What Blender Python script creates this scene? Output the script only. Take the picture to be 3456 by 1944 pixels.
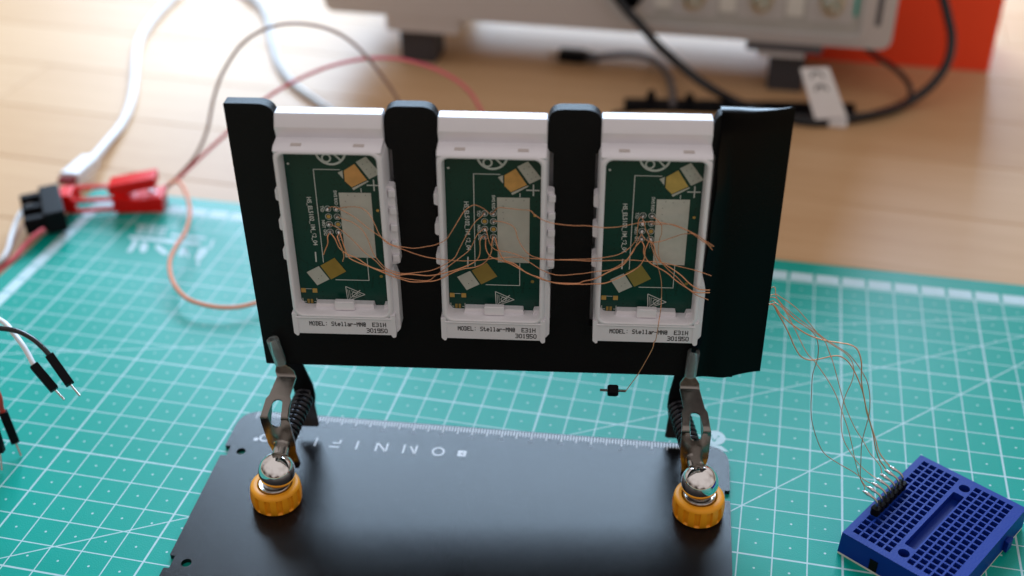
import bpy, bmesh, math, random
from mathutils import Vector, Matrix
from mathutils.geometry import delaunay_2d_cdt
random.seed(7)
S = 0.01                                   # everything below is written in centimetres
scene = bpy.context.scene
for o in list(bpy.data.objects):
    bpy.data.objects.remove(o)
COL = scene.collection

# ------------------------------------------------------------------ camera
CAM = Vector((21.3369588, -25.1396066, 25.68410161))
RIGHT = Vector((0.97480338, 0.22257459, -0.01479622)).normalized()
FWD = Vector((-0.19319053, 0.80922761, -0.55482257)).normalized()
RIGHT = (RIGHT - FWD * RIGHT.dot(FWD)).normalized()
UP = RIGHT.cross(FWD)
FPX = 3960.98                              # focal length in pixels of the 3456 px wide photograph
cam_d = bpy.data.cameras.new('camera')
cam = bpy.data.objects.new('camera', cam_d); COL.objects.link(cam)
m = Matrix.Identity(4)
for i in range(3):
    m[i][0] = RIGHT[i]; m[i][1] = UP[i]; m[i][2] = -FWD[i]; m[i][3] = CAM[i] * S
cam.matrix_world = m
cam_d.sensor_width = 36.0
cam_d.lens = FPX / 3456 * 36.0
cam_d.clip_start = 0.01; cam_d.clip_end = 50
cam_d.dof.use_dof = True
cam_d.dof.focus_distance = 0.3445
cam_d.dof.aperture_fstop = 6.4
cam_d.dof.aperture_blades = 0
scene.camera = cam
scene.render.resolution_x = 1024; scene.render.resolution_y = 576

# ------------------------------------------------------------------ light
world = bpy.data.worlds.new('World'); scene.world = world; world.use_nodes = True
wn = world.node_tree.nodes
wn['Background'].inputs[1].default_value = 1.5
# the room: pale ceiling, warm walls, dark floor
wl = world.node_tree.links
wtc = wn.new('ShaderNodeTexCoord'); wse = wn.new('ShaderNodeSeparateXYZ'); wl.new(wtc.outputs['Generated'], wse.inputs[0])
wmr = wn.new('ShaderNodeMapRange'); wmr.inputs[1].default_value = -1; wmr.inputs[2].default_value = 1; wl.new(wse.outputs[2], wmr.inputs[0])
wno = wn.new('ShaderNodeTexNoise'); wno.inputs['Scale'].default_value = 1.7; wno.inputs['Detail'].default_value = 1; wl.new(wtc.outputs['Generated'], wno.inputs['Vector'])
wad = wn.new('ShaderNodeMath'); wad.operation = 'MULTIPLY_ADD'; wad.inputs[1].default_value = 0.8; wl.new(wno.outputs['Fac'], wad.inputs[0])
wsu = wn.new('ShaderNodeMath'); wsu.operation = 'SUBTRACT'; wsu.inputs[1].default_value = 0.4; wl.new(wmr.outputs[0], wsu.inputs[0]); wl.new(wsu.outputs[0], wad.inputs[2])
wcr = wn.new('ShaderNodeValToRGB'); wl.new(wad.outputs[0], wcr.inputs[0]); wl.new(wcr.outputs[0], wn['Background'].inputs[0])
cr_ = wcr.color_ramp; cr_.elements[0].position = 0.40; cr_.elements[0].color = (0.028, 0.022, 0.020, 1)
cr_.elements[1].position = 0.85; cr_.elements[1].color = (0.42, 0.385, 0.375, 1)
e_ = cr_.elements.new(0.52); e_.color = (0.20, 0.172, 0.16, 1)
e_ = cr_.elements.new(0.64); e_.color = (0.33, 0.295, 0.285, 1)

def area(name, loc, target, sx, sy, power, colour):
    l = bpy.data.lights.new(name, 'AREA'); l.shape = 'RECTANGLE'; l.size = sx; l.size_y = sy
    l.energy = power; l.color = colour
    o = bpy.data.objects.new(name, l); COL.objects.link(o)
    o.location = Vector(loc) * S
    o.rotation_euler = (Vector(loc) - Vector(target)).to_track_quat('Z', 'Y').to_euler()
    return o
# the window behind the desk
area('window_light', (-22, 150, 94), (-22, 0, 94), 1.45, 1.12, 92, (0.55, 0.76, 1.0))

vs = scene.view_settings
vs.view_transform = 'Standard'; vs.look = 'None'; vs.exposure = 0.0; vs.gamma = 1.0
vs.use_curve_mapping = False
scene.render.engine = 'CYCLES'

# ------------------------------------------------------------------ from the picture to the place
def ray(px, py):
    return (RIGHT * ((px - 1728) / FPX) - UP * ((py - 972) / FPX) + FWD)
def atz(px, py, z):
    d = ray(px, py); return CAM + d * ((z - CAM.z) / d.z)
def aty(px, py, y):
    d = ray(px, py); return CAM + d * ((y - CAM.y) / d.y)
# frame of the upright holder: x along it, y up, z out of it towards the front
PX = Vector((0.98551719, 0.16926811, -0.01020665)); PY = Vector((0.00852334, 0.01066828, 0.99990677))
PN = PX.cross(PY).normalized()
PO = Vector((8.661103751803383, 0.9652159301604932, 11.235625441694957))
PITCH = 4.4314; WW = 2.68; WH = 5.21       # label pitch, window width and height
PM = Matrix.Identity(4)
for i in range(3):
    PM[i][0] = PX[i]; PM[i][1] = PY[i]; PM[i][2] = PN[i]; PM[i][3] = PO[i] * S
def pan(px, py, d):                         # point on the plane d in front of the label rims, holder coordinates
    r = ray(px, py); o = PO + PN * d
    p = CAM + r * ((o - CAM).dot(PN) / r.dot(PN)) - PO
    return Vector((p.dot(PX), p.dot(PY), p.dot(PN)))
def crop(x0, y0, s):
    return lambda x, y: (x0 + s * x, y0 + s * y)

# ------------------------------------------------------------------ materials
MATS = {}
def mat(name, col, rough=0.5, metal=0.0, spec=0.5, bump=0.0, bscale=50.0, var=0.0, vscale=8.0, coat=0.0,
        trans=0.0, ior=1.45, rvar=0.0, alpha=1.0, bdetail=2.0):
    m = bpy.data.materials.new(name); m.use_nodes = True
    nt = m.node_tree; N = nt.nodes; L = nt.links; b = N['Principled BSDF']
    b.inputs['Base Color'].default_value = (*col, 1); b.inputs['Roughness'].default_value = rough
    b.inputs['Metallic'].default_value = metal; b.inputs['Specular IOR Level'].default_value = spec
    b.inputs['IOR'].default_value = ior; b.inputs['Transmission Weight'].default_value = trans
    b.inputs['Coat Weight'].default_value = coat; b.inputs['Coat Roughness'].default_value = 0.25
    b.inputs['Alpha'].default_value = alpha
    tc = N.new('ShaderNodeTexCoord')
    if bump:
        n = N.new('ShaderNodeTexNoise'); n.inputs['Scale'].default_value = bscale * 100; n.inputs['Detail'].default_value = bdetail
        L.new(tc.outputs['Object'], n.inputs['Vector'])
        bp = N.new('ShaderNodeBump'); bp.inputs['Strength'].default_value = bump; bp.inputs['Distance'].default_value = 0.0004
        L.new(n.outputs['Fac'], bp.inputs['Height']); L.new(bp.outputs['Normal'], b.inputs['Normal'])
    if var or rvar:
        n = N.new('ShaderNodeTexNoise'); n.inputs['Scale'].default_value = vscale * 100; n.inputs['Detail'].default_value = 4
        L.new(tc.outputs['Object'], n.inputs['Vector'])
        if var:
            mx = N.new('ShaderNodeMix'); mx.data_type = 'RGBA'
            mx.inputs[6].default_value = (*[c * (1 - var) for c in col], 1); mx.inputs[7].default_value = (*[min(1, c * (1 + var)) for c in col], 1)
            L.new(n.outputs['Fac'], mx.inputs[0]); L.new(mx.outputs[2], b.inputs['Base Color'])
        if rvar:
            mr = N.new('ShaderNodeMapRange'); mr.inputs[1].default_value = 0.3; mr.inputs[2].default_value = 0.7
            mr.inputs[3].default_value = max(0.02, rough - rvar); mr.inputs[4].default_value = rough + rvar
            L.new(n.outputs['Fac'], mr.inputs[0]); L.new(mr.outputs[0], b.inputs['Roughness'])
    MATS[name] = m
    return m

mat('shell_white', (0.82, 0.80, 0.83), 0.42, bump=0.06, bscale=40, var=0.03, vscale=2)
mat('pla_black', (0.007, 0.007, 0.0075), 0.5, spec=0.16, bump=0.3, bscale=22)
mat('tape_black', (0.003, 0.003, 0.003), 0.24, spec=0.12, bump=0.05, bscale=4)
mat('steel', (0.25, 0.23, 0.21), 0.2, 1.0, rvar=0.05, vscale=6)
mat('dark_steel', (0.035, 0.035, 0.038), 0.36, 0.85, rvar=0.06, vscale=6)
mat('spring_black', (0.03, 0.03, 0.036), 0.2, 0.6, spec=0.7)
mat('chrome', (0.86, 0.84, 0.82), 0.035, 1.0)
mat('rod_steel', (0.55, 0.53, 0.51), 0.2, 1.0, rvar=0.06, vscale=10)
mat('knob_orange', (0.92, 0.37, 0.012), 0.42, spec=0.4, bump=0.06, bscale=20, var=0.05, vscale=3)
mat('sleeve_clear', (0.78, 0.82, 0.82), 0.22, trans=0.85, ior=1.35)
mat('copper', (0.88, 0.38, 0.20), 0.26, 0.55, var=0.28, vscale=2.2)
mat('copper_dark', (0.52, 0.21, 0.12), 0.34, 0.55, var=0.3, vscale=2.5)
mat('solder', (0.62, 0.60, 0.59), 0.22, 1.0, bump=0.3, bscale=12)
mat('pin_steel', (0.5, 0.47, 0.43), 0.25, 1.0)
mat('silk', (0.62, 0.64, 0.60), 0.6)
mat('white_ink', (0.66, 0.69, 0.73), 0.55)
mat('mat_ink', (0.48, 0.64, 0.67), 0.5, var=0.12, vscale=3)
mat('faint_ink', (0.22, 0.24, 0.27), 0.55)
mat('black_ink', (0.02, 0.018, 0.02), 0.6)
mat('tinned', (0.56, 0.55, 0.49), 0.5, 0.25, var=0.12, vscale=4)
mat('gold', (0.62, 0.36, 0.10), 0.42, 0.55, var=0.15, vscale=5)
mat('gold_dark', (0.36, 0.24, 0.06), 0.45, 0.5, var=0.15, vscale=5)
for i_, (ga, gb, ta) in enumerate((((0.72, 0.37, 0.13), (0.40, 0.25, 0.05), (0.58, 0.56, 0.50)), ((0.70, 0.38, 0.12), (0.36, 0.24, 0.06), (0.54, 0.53, 0.47)), ((0.62, 0.42, 0.12), (0.33, 0.25, 0.06), (0.60, 0.59, 0.53)))):
    mat('gold_%d' % i_, ga, 0.42, 0.4, var=0.3, vscale=2.5 + i_); mat('golddark_%d' % i_, gb, 0.45, 0.4, var=0.25, vscale=3 - i_ * 0.5); mat('tinned_%d' % i_, ta, 0.5, 0.15, var=0.14, vscale=1.5 + i_, bump=0.1, bscale=6)
mat('plug_red', (0.22, 0.012, 0.012), 0.5, spec=0.2)
mat('plastic_black', (0.005, 0.005, 0.006), 0.48, spec=0.1, bump=0.1, bscale=20)
mat('bread_blue', (0.004, 0.030, 0.25), 0.42, spec=0.2, bump=0.1, bscale=18, var=0.06, vscale=3)
mat('foam_white', (0.72, 0.68, 0.62), 0.8, bump=0.3, bscale=10)
mat('clip_red', (0.80, 0.008, 0.006), 0.35, spec=0.22, var=0.06, vscale=2)
mat('cable_white', (0.78, 0.80, 0.82), 0.45)
mat('cable_grey', (0.55, 0.58, 0.60), 0.5)
mat('cable_black', (0.008, 0.008, 0.010), 0.2, spec=0.55)
mat('wire_orange', (0.85, 0.24, 0.09), 0.42)
mat('wire_pink', (0.80, 0.13, 0.17), 0.42)
mat('wire_brown', (0.32, 0.16, 0.12), 0.42)
mat('wire_red', (0.55, 0.05, 0.03), 0.42)
mat('scope_grey', (0.55, 0.49, 0.46), 0.5, bump=0.1, bscale=6, var=0.03, vscale=1)
mat('scope_panel', (0.46, 0.43, 0.395), 0.55, var=0.04, vscale=1)
mat('scope_square', (0.56, 0.52, 0.50), 0.5)
mat('scope_dark', (0.11, 0.10, 0.105), 0.6, bump=0.1, bscale=6)
mat('rubber', (0.05, 0.044, 0.046), 0.7, bump=0.2, bscale=8)
mat('bnc_metal', (0.6, 0.52, 0.42), 0.28, 1.0)
mat('box_red', (0.98, 0.07, 0.015), 0.6, var=0.05, vscale=1)
mat('tag_white', (0.82, 0.79, 0.78), 0.5, var=0.03, vscale=2)
mat('tag_ink', (0.05, 0.05, 0.05), 0.6)
mat('usb_metal', (0.5, 0.4, 0.3), 0.3, 1.0)

def nodes_of(name, rough):
    m = bpy.data.materials.new(name); m.use_nodes = True; MATS[name] = m
    return m.node_tree, m.node_tree.nodes['Principled BSDF']
class NB:                                   # tiny expression builder for math nodes
    def __init__(s, nt): s.nt = nt
    def op(s, o, *a):
        n = s.nt.nodes.new('ShaderNodeMath'); n.operation = o
        for i, v in enumerate(a):
            if isinstance(v, (int, float)): n.inputs[i].default_value = v
            else: s.nt.links.new(v, n.inputs[i])
        return n.outputs[0]
    def band(s, v, w, soft=0.006):          # 1 where |v| < w
        return s.op('SUBTRACT', 1.0, s.op('MINIMUM', 1.0, s.op('MAXIMUM', 0.0, s.op('DIVIDE', s.op('SUBTRACT', s.op('ABSOLUTE', v), w), soft))))
    def fr(s, v, p):                        # distance to the nearest multiple of p
        return s.op('MULTIPLY', s.op('PINGPONG', s.op('DIVIDE', v, p), 0.5), p)
    def mix(s, f, a, b):
        n = s.nt.nodes.new('ShaderNodeMix'); n.data_type = 'RGBA'
        s.nt.links.new(f, n.inputs[0])
        for i, v in ((6, a), (7, b)):
            if isinstance(v, tuple): n.inputs[i].default_value = (*v, 1)
            else: s.nt.links.new(v, n.inputs[i])
        return n.outputs[2]
    def noise(s, vec, scale, detail=3, rough=0.5):
        n = s.nt.nodes.new('ShaderNodeTexNoise'); n.inputs['Scale'].default_value = scale; n.inputs['Detail'].default_value = detail
        n.inputs['Roughness'].default_value = rough
        s.nt.links.new(vec, n.inputs['Vector']); return n.outputs['Fac']
    def xyz(s, k=100.0, sc=(1, 1, 1)):
        tc = s.nt.nodes.new('ShaderNodeTexCoord'); mp = s.nt.nodes.new('ShaderNodeMapping')
        mp.inputs['Scale'].default_value = tuple(k * c for c in sc)
        s.nt.links.new(tc.outputs['Object'], mp.inputs['Vector'])
        se = s.nt.nodes.new('ShaderNodeSeparateXYZ'); s.nt.links.new(mp.outputs[0], se.inputs[0])
        return mp.outputs[0], se.outputs[0], se.outputs[1], se.outputs[2]
    def bump(s, h, strength, dist, bsdf):
        n = s.nt.nodes.new('ShaderNodeBump'); n.inputs['Strength'].default_value = strength; n.inputs['Distance'].default_value = dist
        s.nt.links.new(h, n.inputs['Height']); s.nt.links.new(n.outputs[0], bsdf.inputs['Normal'])

# cutting mat: printed centimetre grid, thick lines every five, dots, 45/30/15 degree lines
nt, b = nodes_of('mat_green', 0.4); B = NB(nt)
vec, x, y, z = B.xyz()
thin = B.op('MAXIMUM', B.band(B.fr(x, 1.0), 0.017), B.band(B.fr(y, 1.0), 0.017))
thick = B.op('MAXIMUM', B.band(B.fr(x, 5.0), 0.029), B.band(B.fr(y, 5.0), 0.029))
hx = B.fr(B.op('ADD', x, 0.5), 1.0); hy = B.fr(B.op('ADD', y, 0.5), 1.0)
dist = B.op('SQRT', B.op('ADD', B.op('MULTIPLY', hx, hx), B.op('MULTIPLY', hy, hy)))
dots = B.band(dist, 0.032)
def line(k, c, w):
    return B.band(B.op('DIVIDE', B.op('SUBTRACT', y, B.op('ADD', B.op('MULTIPLY', x, k), c)), math.sqrt(1 + k * k)), w)
diag = B.op('MAXIMUM', B.op('MAXIMUM', line(1.0, -20.0, 0.017), line(0.577, -5.21, 0.017)), line(0.271, 5.65, 0.017))
g = B.op('MAXIMUM', B.op('MAXIMUM', thin, thick), B.op('MAXIMUM', dots, diag))
inside = B.op('MULTIPLY', B.op('GREATER_THAN', x, -7.0), B.op('LESS_THAN', y, 15.2))
# printed area without grid: the maker's block at the far left corner and a round marker
blk = B.op('MULTIPLY', B.op('MULTIPLY', B.op('GREATER_THAN', x, -4.95), B.op('LESS_THAN', x, -0.05)),
           B.op('MULTIPLY', B.op('GREATER_THAN', y, 11.05), B.op('LESS_THAN', y, 13.95)))
g = B.op('MULTIPLY', B.op('MULTIPLY', g, inside), B.op('SUBTRACT', 1.0, blk))
nz = B.noise(vec, 0.25, 4); wear = B.noise(vec, 3.0, 5, 0.7)
inkmask = B.op('MULTIPLY', g, B.op('MINIMUM', 1.0, B.op('ADD', 0.55, B.op('MULTIPLY', wear, 0.5))))
base = B.mix(nz, (0.001, 0.30, 0.235), (0.002, 0.345, 0.275))
scr = B.op('GREATER_THAN', B.noise(vec, 1.1, 6, 0.72), 0.735)
base = B.mix(B.op('MULTIPLY', scr, 0.3), base, (0.10, 0.46, 0.42))
# knife scores: short thin straight marks in a few directions
def scores(ang, off, thr):
    ca, sa = math.cos(ang), math.sin(ang)
    u = B.op('ADD', B.op('MULTIPLY', x, ca), B.op('MULTIPLY', y, sa)); v = B.op('ADD', B.op('MULTIPLY', y, ca), B.op('MULTIPLY', x, -sa))
    cb = nt.nodes.new('ShaderNodeCombineXYZ'); nt.links.new(B.op('ADD', B.op('MULTIPLY', u, 0.22), off), cb.inputs[0]); nt.links.new(B.op('MULTIPLY', v, 9.0), cb.inputs[1])
    return B.op('GREATER_THAN', B.noise(cb.outputs[0], 1.0, 1), thr)
sc_ = B.op('MAXIMUM', B.op('MAXIMUM', scores(0.35, 3.1, 0.775), scores(1.9, 11.7, 0.785)), scores(2.6, 23.3, 0.79))
base = B.mix(B.op('MULTIPLY', sc_, 0.5), base, (0.001, 0.20, 0.16))
dust = B.op('GREATER_THAN', B.noise(vec, 7.0, 1), 0.80)
base = B.mix(B.op('MULTIPLY', dust, 0.5), base, (0.5, 0.6, 0.6))
colr = B.mix(inkmask, base, (0.52, 0.66, 0.70))
nt.links.new(colr, b.inputs['Base Color'])
b.inputs['Roughness'].default_value = 0.33; b.inputs['Specular IOR Level'].default_value = 0.16
B.bump(B.noise(vec, 24.0, 2), 0.35, 0.00018, b)

# powder coated steel base plate
nt, b = nodes_of('plate_black', 0.4); B = NB(nt); vec, x, y, z = B.xyz()
n1 = B.noise(vec, 38.0, 2); n2 = B.noise(vec, 90.0, 1)
b.inputs['Base Color'].default_value = (0.005, 0.005, 0.006, 1)
b.inputs['Specular IOR Level'].default_value = 0.26
fp = B.noise(vec, 0.55, 4, 0.6); spk = B.op('GREATER_THAN', B.noise(vec, 26.0, 1), 0.77)
nt.links.new(B.op('ADD', B.op('MULTIPLY', fp, 0.08), 0.095), b.inputs['Roughness'])
nt.links.new(B.mix(spk, (0.006, 0.006, 0.007), (0.10, 0.10, 0.11)), b.inputs['Base Color'])
B.bump(B.op('ADD', n1, B.op('MULTIPLY', n2, 0.5)), 0.7, 0.00006, b)

# printed circuit board: solder mask with faint copper tracks under it
nt, b = nodes_of('pcb_green', 0.4); B = NB(nt); vec, x, y, z = B.xyz()
t1 = B.band(B.op('SUBTRACT', B.fr(B.op('ADD', x, B.op('MULTIPLY', B.noise(vec, 0.7, 0), 3.0)), 0.55), 0.14), 0.012)
t2 = B.band(B.op('SUBTRACT', B.fr(B.op('ADD', y, B.op('MULTIPLY', B.noise(vec, 0.5, 0), 4.0)), 0.8), 0.2), 0.012)
tr = B.op('MULTIPLY', B.op('MAXIMUM', t1, t2), B.op('GREATER_THAN', B.noise(vec, 1.3, 1), 0.52))
vx = B.fr(x, 0.17); vy = B.fr(y, 0.17)
via = B.op('MULTIPLY', B.op('LESS_THAN', B.op('ADD', B.op('MULTIPLY', vx, vx), B.op('MULTIPLY', vy, vy)), 0.00028), B.op('GREATER_THAN', B.noise(vec, 2.2, 1), 0.56))
base = B.mix(B.noise(vec, 0.6, 2), (0.0012, 0.036, 0.025), (0.002, 0.054, 0.037))
base = B.mix(B.op('MULTIPLY', tr, 0.6), base, (0.002, 0.020, 0.013))
base = B.mix(via, base, (0.001, 0.008, 0.005))
nt.links.new(base, b.inputs['Base Color']); b.inputs['Roughness'].default_value = 0.33; b.inputs['Specular IOR Level'].default_value = 0.35

# glued wooden staves of the desk
nt, b = nodes_of('wood', 0.4); B = NB(nt)
oi = nt.nodes.new('ShaderNodeObjectInfo')
vec, x, y, z = B.xyz(100.0, (0.06, 1.0, 1.0))
add = nt.nodes.new('ShaderNodeVectorMath'); add.operation = 'ADD'; nt.links.new(vec, add.inputs[0])
cmb = nt.nodes.new('ShaderNodeCombineXYZ')
for i, k in enumerate((31.0, 57.0, 13.0)): nt.links.new(B.op('MULTIPLY', oi.outputs['Random'], k), cmb.inputs[i])
nt.links.new(cmb.outputs[0], add.inputs[1]); v2 = add.outputs[0]
gr = B.noise(v2, 1.3, 5, 0.6); fine = B.noise(v2, 9.0, 3, 0.6)
c1 = B.mix(oi.outputs['Random'], (0.56, 0.335, 0.17), (0.68, 0.45, 0.26))
c2 = B.mix(B.op('MULTIPLY', gr, 0.8), c1, (0.42, 0.215, 0.09))
c3 = B.mix(B.op('MULTIPLY', fine, 0.35), c2, (0.78, 0.55, 0.32))
nt.links.new(c3, b.inputs['Base Color']); b.inputs['Roughness'].default_value = 0.42
b.inputs['Specular IOR Level'].default_value = 0.17
B.bump(fine, 0.15, 0.0002, b)

# ------------------------------------------------------------------ mesh helpers (centimetres)
def dedupe(pts, eps=1e-5):
    out = []
    for p in pts:
        if not out or (abs(p[0] - out[-1][0]) + abs(p[1] - out[-1][1])) > eps: out.append(p)
    if len(out) > 2 and abs(out[0][0] - out[-1][0]) + abs(out[0][1] - out[-1][1]) < eps: out.pop()
    return out
def inside_poly(p, poly):
    c = False; n = len(poly); j = n - 1; x, y = p
    for i in range(n):
        xi, yi = poly[i][0], poly[i][1]; xj, yj = poly[j][0], poly[j][1]
        if (yi > y) != (yj > y) and x < (xj - xi) * (y - yi) / (yj - yi) + xi: c = not c
        j = i
    return c
def triangulate(outline, holes=(), extra=()):
    vs_, es = [], []
    for lp in [outline, *holes]:
        lp = dedupe(lp); k = len(vs_)
        vs_ += [Vector((p[0], p[1])) for p in lp]
        es += [(k + i, k + (i + 1) % len(lp)) for i in range(len(lp))]
    vs_ += [Vector(p) for p in extra]
    v, e, f, *_ = delaunay_2d_cdt(vs_, es, [], 0, 1e-6)
    tris = []
    for t in f:
        cx = sum(v[i][0] for i in t) / len(t); cy = sum(v[i][1] for i in t) / len(t)
        if inside_poly((cx, cy), outline) and not any(inside_poly((cx, cy), h) for h in holes): tris.append(list(t))
    return [(p[0], p[1]) for p in v], tris

class MB:
    def __init__(s): s.v = []; s.f = []
    def add(s, vs_, fs):
        k = len(s.v); s.v += [tuple(p) for p in vs_]; s.f += [[k + i for i in f] for f in fs]
    def box(s, c, size, M=None):
        x, y, z = (k / 2 for k in size)
        vs_ = [Vector((c[0] + a * x, c[1] + b_ * y, c[2] + d * z)) for a in (-1, 1) for b_ in (-1, 1) for d in (-1, 1)]
        if M: vs_ = [M @ p for p in vs_]
        s.add(vs_, [(0, 1, 3, 2), (4, 6, 7, 5), (0, 4, 5, 1), (2, 3, 7, 6), (0, 2, 6, 4), (1, 5, 7, 3)])
    def prism(s, outline, holes=(), z0=0.0, z1=1.0, fn=None, extra=()):
        v, t = triangulate(outline, holes, extra)
        fn = fn or (lambda x, y, z: (x, y, z))
        n = len(v); top = [fn(p[0], p[1], z1) for p in v]; bot = [fn(p[0], p[1], z0) for p in v]
        cnt = {}
        for f in t:
            for i in range(len(f)):
                e = (f[i], f[(i + 1) % len(f)]); cnt[e] = cnt.get(e, 0) + 1
        fs = [list(f) for f in t] + [[n + i for i in reversed(f)] for f in t]
        for (a, b_) in cnt:
            if (b_, a) not in cnt: fs.append([b_, a, n + a, n + b_])
        s.add(top + bot, fs)
    def flat(s, outline, holes=(), z=0.0, fn=None):
        v, t = triangulate(outline, holes)
        fn = fn or (lambda x, y, z: (x, y, z))
        s.add([fn(p[0], p[1], z) for p in v], t)
    def loft(s, loops, cap0=False, cap1=False):
        n = len(loops[0]); k = len(s.v)
        for lp in loops: s.v += [tuple(p) for p in lp]
        for j in range(len(loops) - 1):
            for i in range(n):
                a = k + j * n + i; b_ = k + j * n + (i + 1) % n
                s.f.append([a, b_, b_ + n, a + n])
        if cap0: s.f.append([k + i for i in reversed(range(n))])
        if cap1: s.f.append([k + (len(loops) - 1) * n + i for i in range(n)])
    def lathe(s, prof, n=32, M=None, mod=None):
        loops = []
        for r, z in prof:
            lp = []
            for i in range(n):
                a = 2 * math.pi * i / n; rr = r * (mod(a, r, z) if mod else 1.0)
                p = Vector((rr * math.cos(a), rr * math.sin(a), z)); lp.append(M @ p if M else p)
            loops.append(lp)
        s.loft(loops, True, True)
    def tube(s, pts, r, n=8, res=6, caps=True, taper=None):
        P = smooth_path([Vector(p) for p in pts], res) if res else [Vector(p) for p in pts]
        loops = []; up = None
        for i, p in enumerate(P):
            t = (P[min(i + 1, len(P) - 1)] - P[max(i - 1, 0)]).normalized()
            if up is None:
                up = t.orthogonal().normalized()
            up = (up - t * up.dot(t)).normalized(); w = t.cross(up)
            rr = r * (taper(i / (len(P) - 1)) if taper else 1.0)
            loops.append([p + up * (rr * math.cos(2 * math.pi * k / n)) + w * (rr * math.sin(2 * math.pi * k / n)) for k in range(n)])
        s.loft(loops, caps, caps)
    def sphere(s, c, r, n=24, M=None, sz=1.0):
        prof = []
        for j in range(n // 2 + 1):
            a = math.pi * j / (n // 2); prof.append((max(1e-4, r * math.sin(a)), -r * math.cos(a) * sz))
        M2 = Matrix.Translation(Vector(c)) @ (M or Matrix.Identity(4))
        s.lathe(prof, n, M2)
    def build(s, name, material, parent=None, smooth=35, bevel=0.0, segs=2, M=None, solid=None):
        me = bpy.data.meshes.new(name)
        me.from_pydata([(p[0] * S, p[1] * S, p[2] * S) for p in s.v], [], s.f)
        bm = bmesh.new(); bm.from_mesh(me); bmesh.ops.recalc_face_normals(bm, faces=bm.faces)
        bm.to_mesh(me); bm.free(); me.update()
        me.materials.append(MATS[material])
        if smooth:
            me.polygons.foreach_set('use_smooth', [True] * len(me.polygons))
            me.set_sharp_from_angle(angle=math.radians(smooth))
        o = bpy.data.objects.new(name, me); COL.objects.link(o)
        if parent: o.parent = parent
        if M: o.matrix_local = M
        if bevel:
            bv = o.modifiers.new('bevel', 'BEVEL'); bv.width = bevel * S; bv.segments = segs; bv.limit_method = 'ANGLE'
            bv.angle_limit = math.radians(40); bv.harden_normals = bool(smooth)
        return o

def smooth_path(P, res=6):
    if len(P) < 3: return P
    out = []
    for i in range(len(P) - 1):
        p0 = P[i - 1] if i else P[0] * 2 - P[1]; p1 = P[i]; p2 = P[i + 1]
        p3 = P[i + 2] if i + 2 < len(P) else P[-1] * 2 - P[-2]
        for k in range(res):
            t = k / res
            out.append(0.5 * ((2 * p1) + (p2 - p0) * t + (2 * p0 - 5 * p1 + 4 * p2 - p3) * t * t + (3 * p1 - p0 - 3 * p2 + p3) * t ** 3))
    out.append(P[-1]); return out
def rrect(x0, y0, x1, y1, r, n=6):
    r = min(r, (x1 - x0) / 2 - 1e-4, (y1 - y0) / 2 - 1e-4); pts = []
    for cx, cy, a0 in ((x1 - r, y0 + r, -90), (x1 - r, y1 - r, 0), (x0 + r, y1 - r, 90), (x0 + r, y0 + r, 180)):
        for k in range(n + 1):
            a = math.radians(a0 + 90 * k / n); pts.append((cx + r * math.cos(a), cy + r * math.sin(a)))
    return pts
def circle(cx, cy, r, n=24): return [(cx + r * math.cos(2 * math.pi * k / n), cy + r * math.sin(2 * math.pi * k / n)) for k in range(n)]
def bar(x0, y0, x1, y1, w):
    dx, dy = x1 - x0, y1 - y0; l = math.hypot(dx, dy); nx, ny = -dy / l * w / 2, dx / l * w / 2
    return [(x0 + nx, y0 + ny), (x0 - nx, y0 - ny), (x1 - nx, y1 - ny), (x1 + nx, y1 + ny)]
def fillet(poly, radii, n=5):
    out = []; N = len(poly)
    for i in range(N):
        r = radii[i] if isinstance(radii, (list, tuple)) else radii
        p = Vector(poly[i]); a = Vector(poly[i - 1]) - p; c = Vector(poly[(i + 1) % N]) - p
        if r <= 0: out.append(tuple(p)); continue
        ang = a.angle(c); t = min(r / math.tan(ang / 2), a.length * 0.49, c.length * 0.49)
        q0 = p + a.normalized() * t; q1 = p + c.normalized() * t
        for k in range(n + 1):
            u = k / n; out.append(tuple((q0 * (1 - u) ** 2 + p * 2 * u * (1 - u) + q1 * u * u)))
    return out

def tag(o, label=None, cat=None, group=None, kind=None):
    if label: o['label'] = label
    if cat: o['category'] = cat
    if group: o['group'] = group
    if kind: o['kind'] = kind
    return o
def thing(name, label, cat, M=None, group=None):
    o = bpy.data.objects.new(name, None); COL.objects.link(o); o.empty_display_size = 0.005
    if M is not None: o.matrix_world = M
    return tag(o, label, cat, group)
def frame(loc, yaw=0.0):
    return Matrix.Translation(Vector(loc) * S) @ Matrix.Rotation(math.radians(yaw), 4, 'Z')
def copy_tree(o, parent=None):
    c = o.copy(); COL.objects.link(c); c.parent = parent
    for ch in list(o.children): copy_tree(ch, c)
    return c
def text_mesh(name, body, size, material, parent, loc, rotz=0.0, align='LEFT', xs=1.0, spacing=1.0, fit=None, bold=0.0):
    cu = bpy.data.curves.new(name, 'FONT'); cu.body = body; cu.size = size * S; cu.align_x = align; cu.space_character = spacing; cu.offset = bold * S
    t = bpy.data.objects.new(name + '_curve', cu); COL.objects.link(t)
    dg = bpy.context.evaluated_depsgraph_get(); me = bpy.data.meshes.new_from_object(t.evaluated_get(dg))
    bpy.data.objects.remove(t); me.name = name
    me.materials.clear(); me.materials.append(MATS[material])
    if fit: xs = fit * S / max(1e-6, max(v.co.x for v in me.vertices) - min(v.co.x for v in me.vertices))
    o = bpy.data.objects.new(name, me); COL.objects.link(o); o.parent = parent
    o.matrix_local = Matrix.Translation(Vector(loc) * S) @ Matrix.Rotation(math.radians(rotz), 4, 'Z') @ Matrix.Diagonal((xs, 1, 1, 1))
    return o

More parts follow.
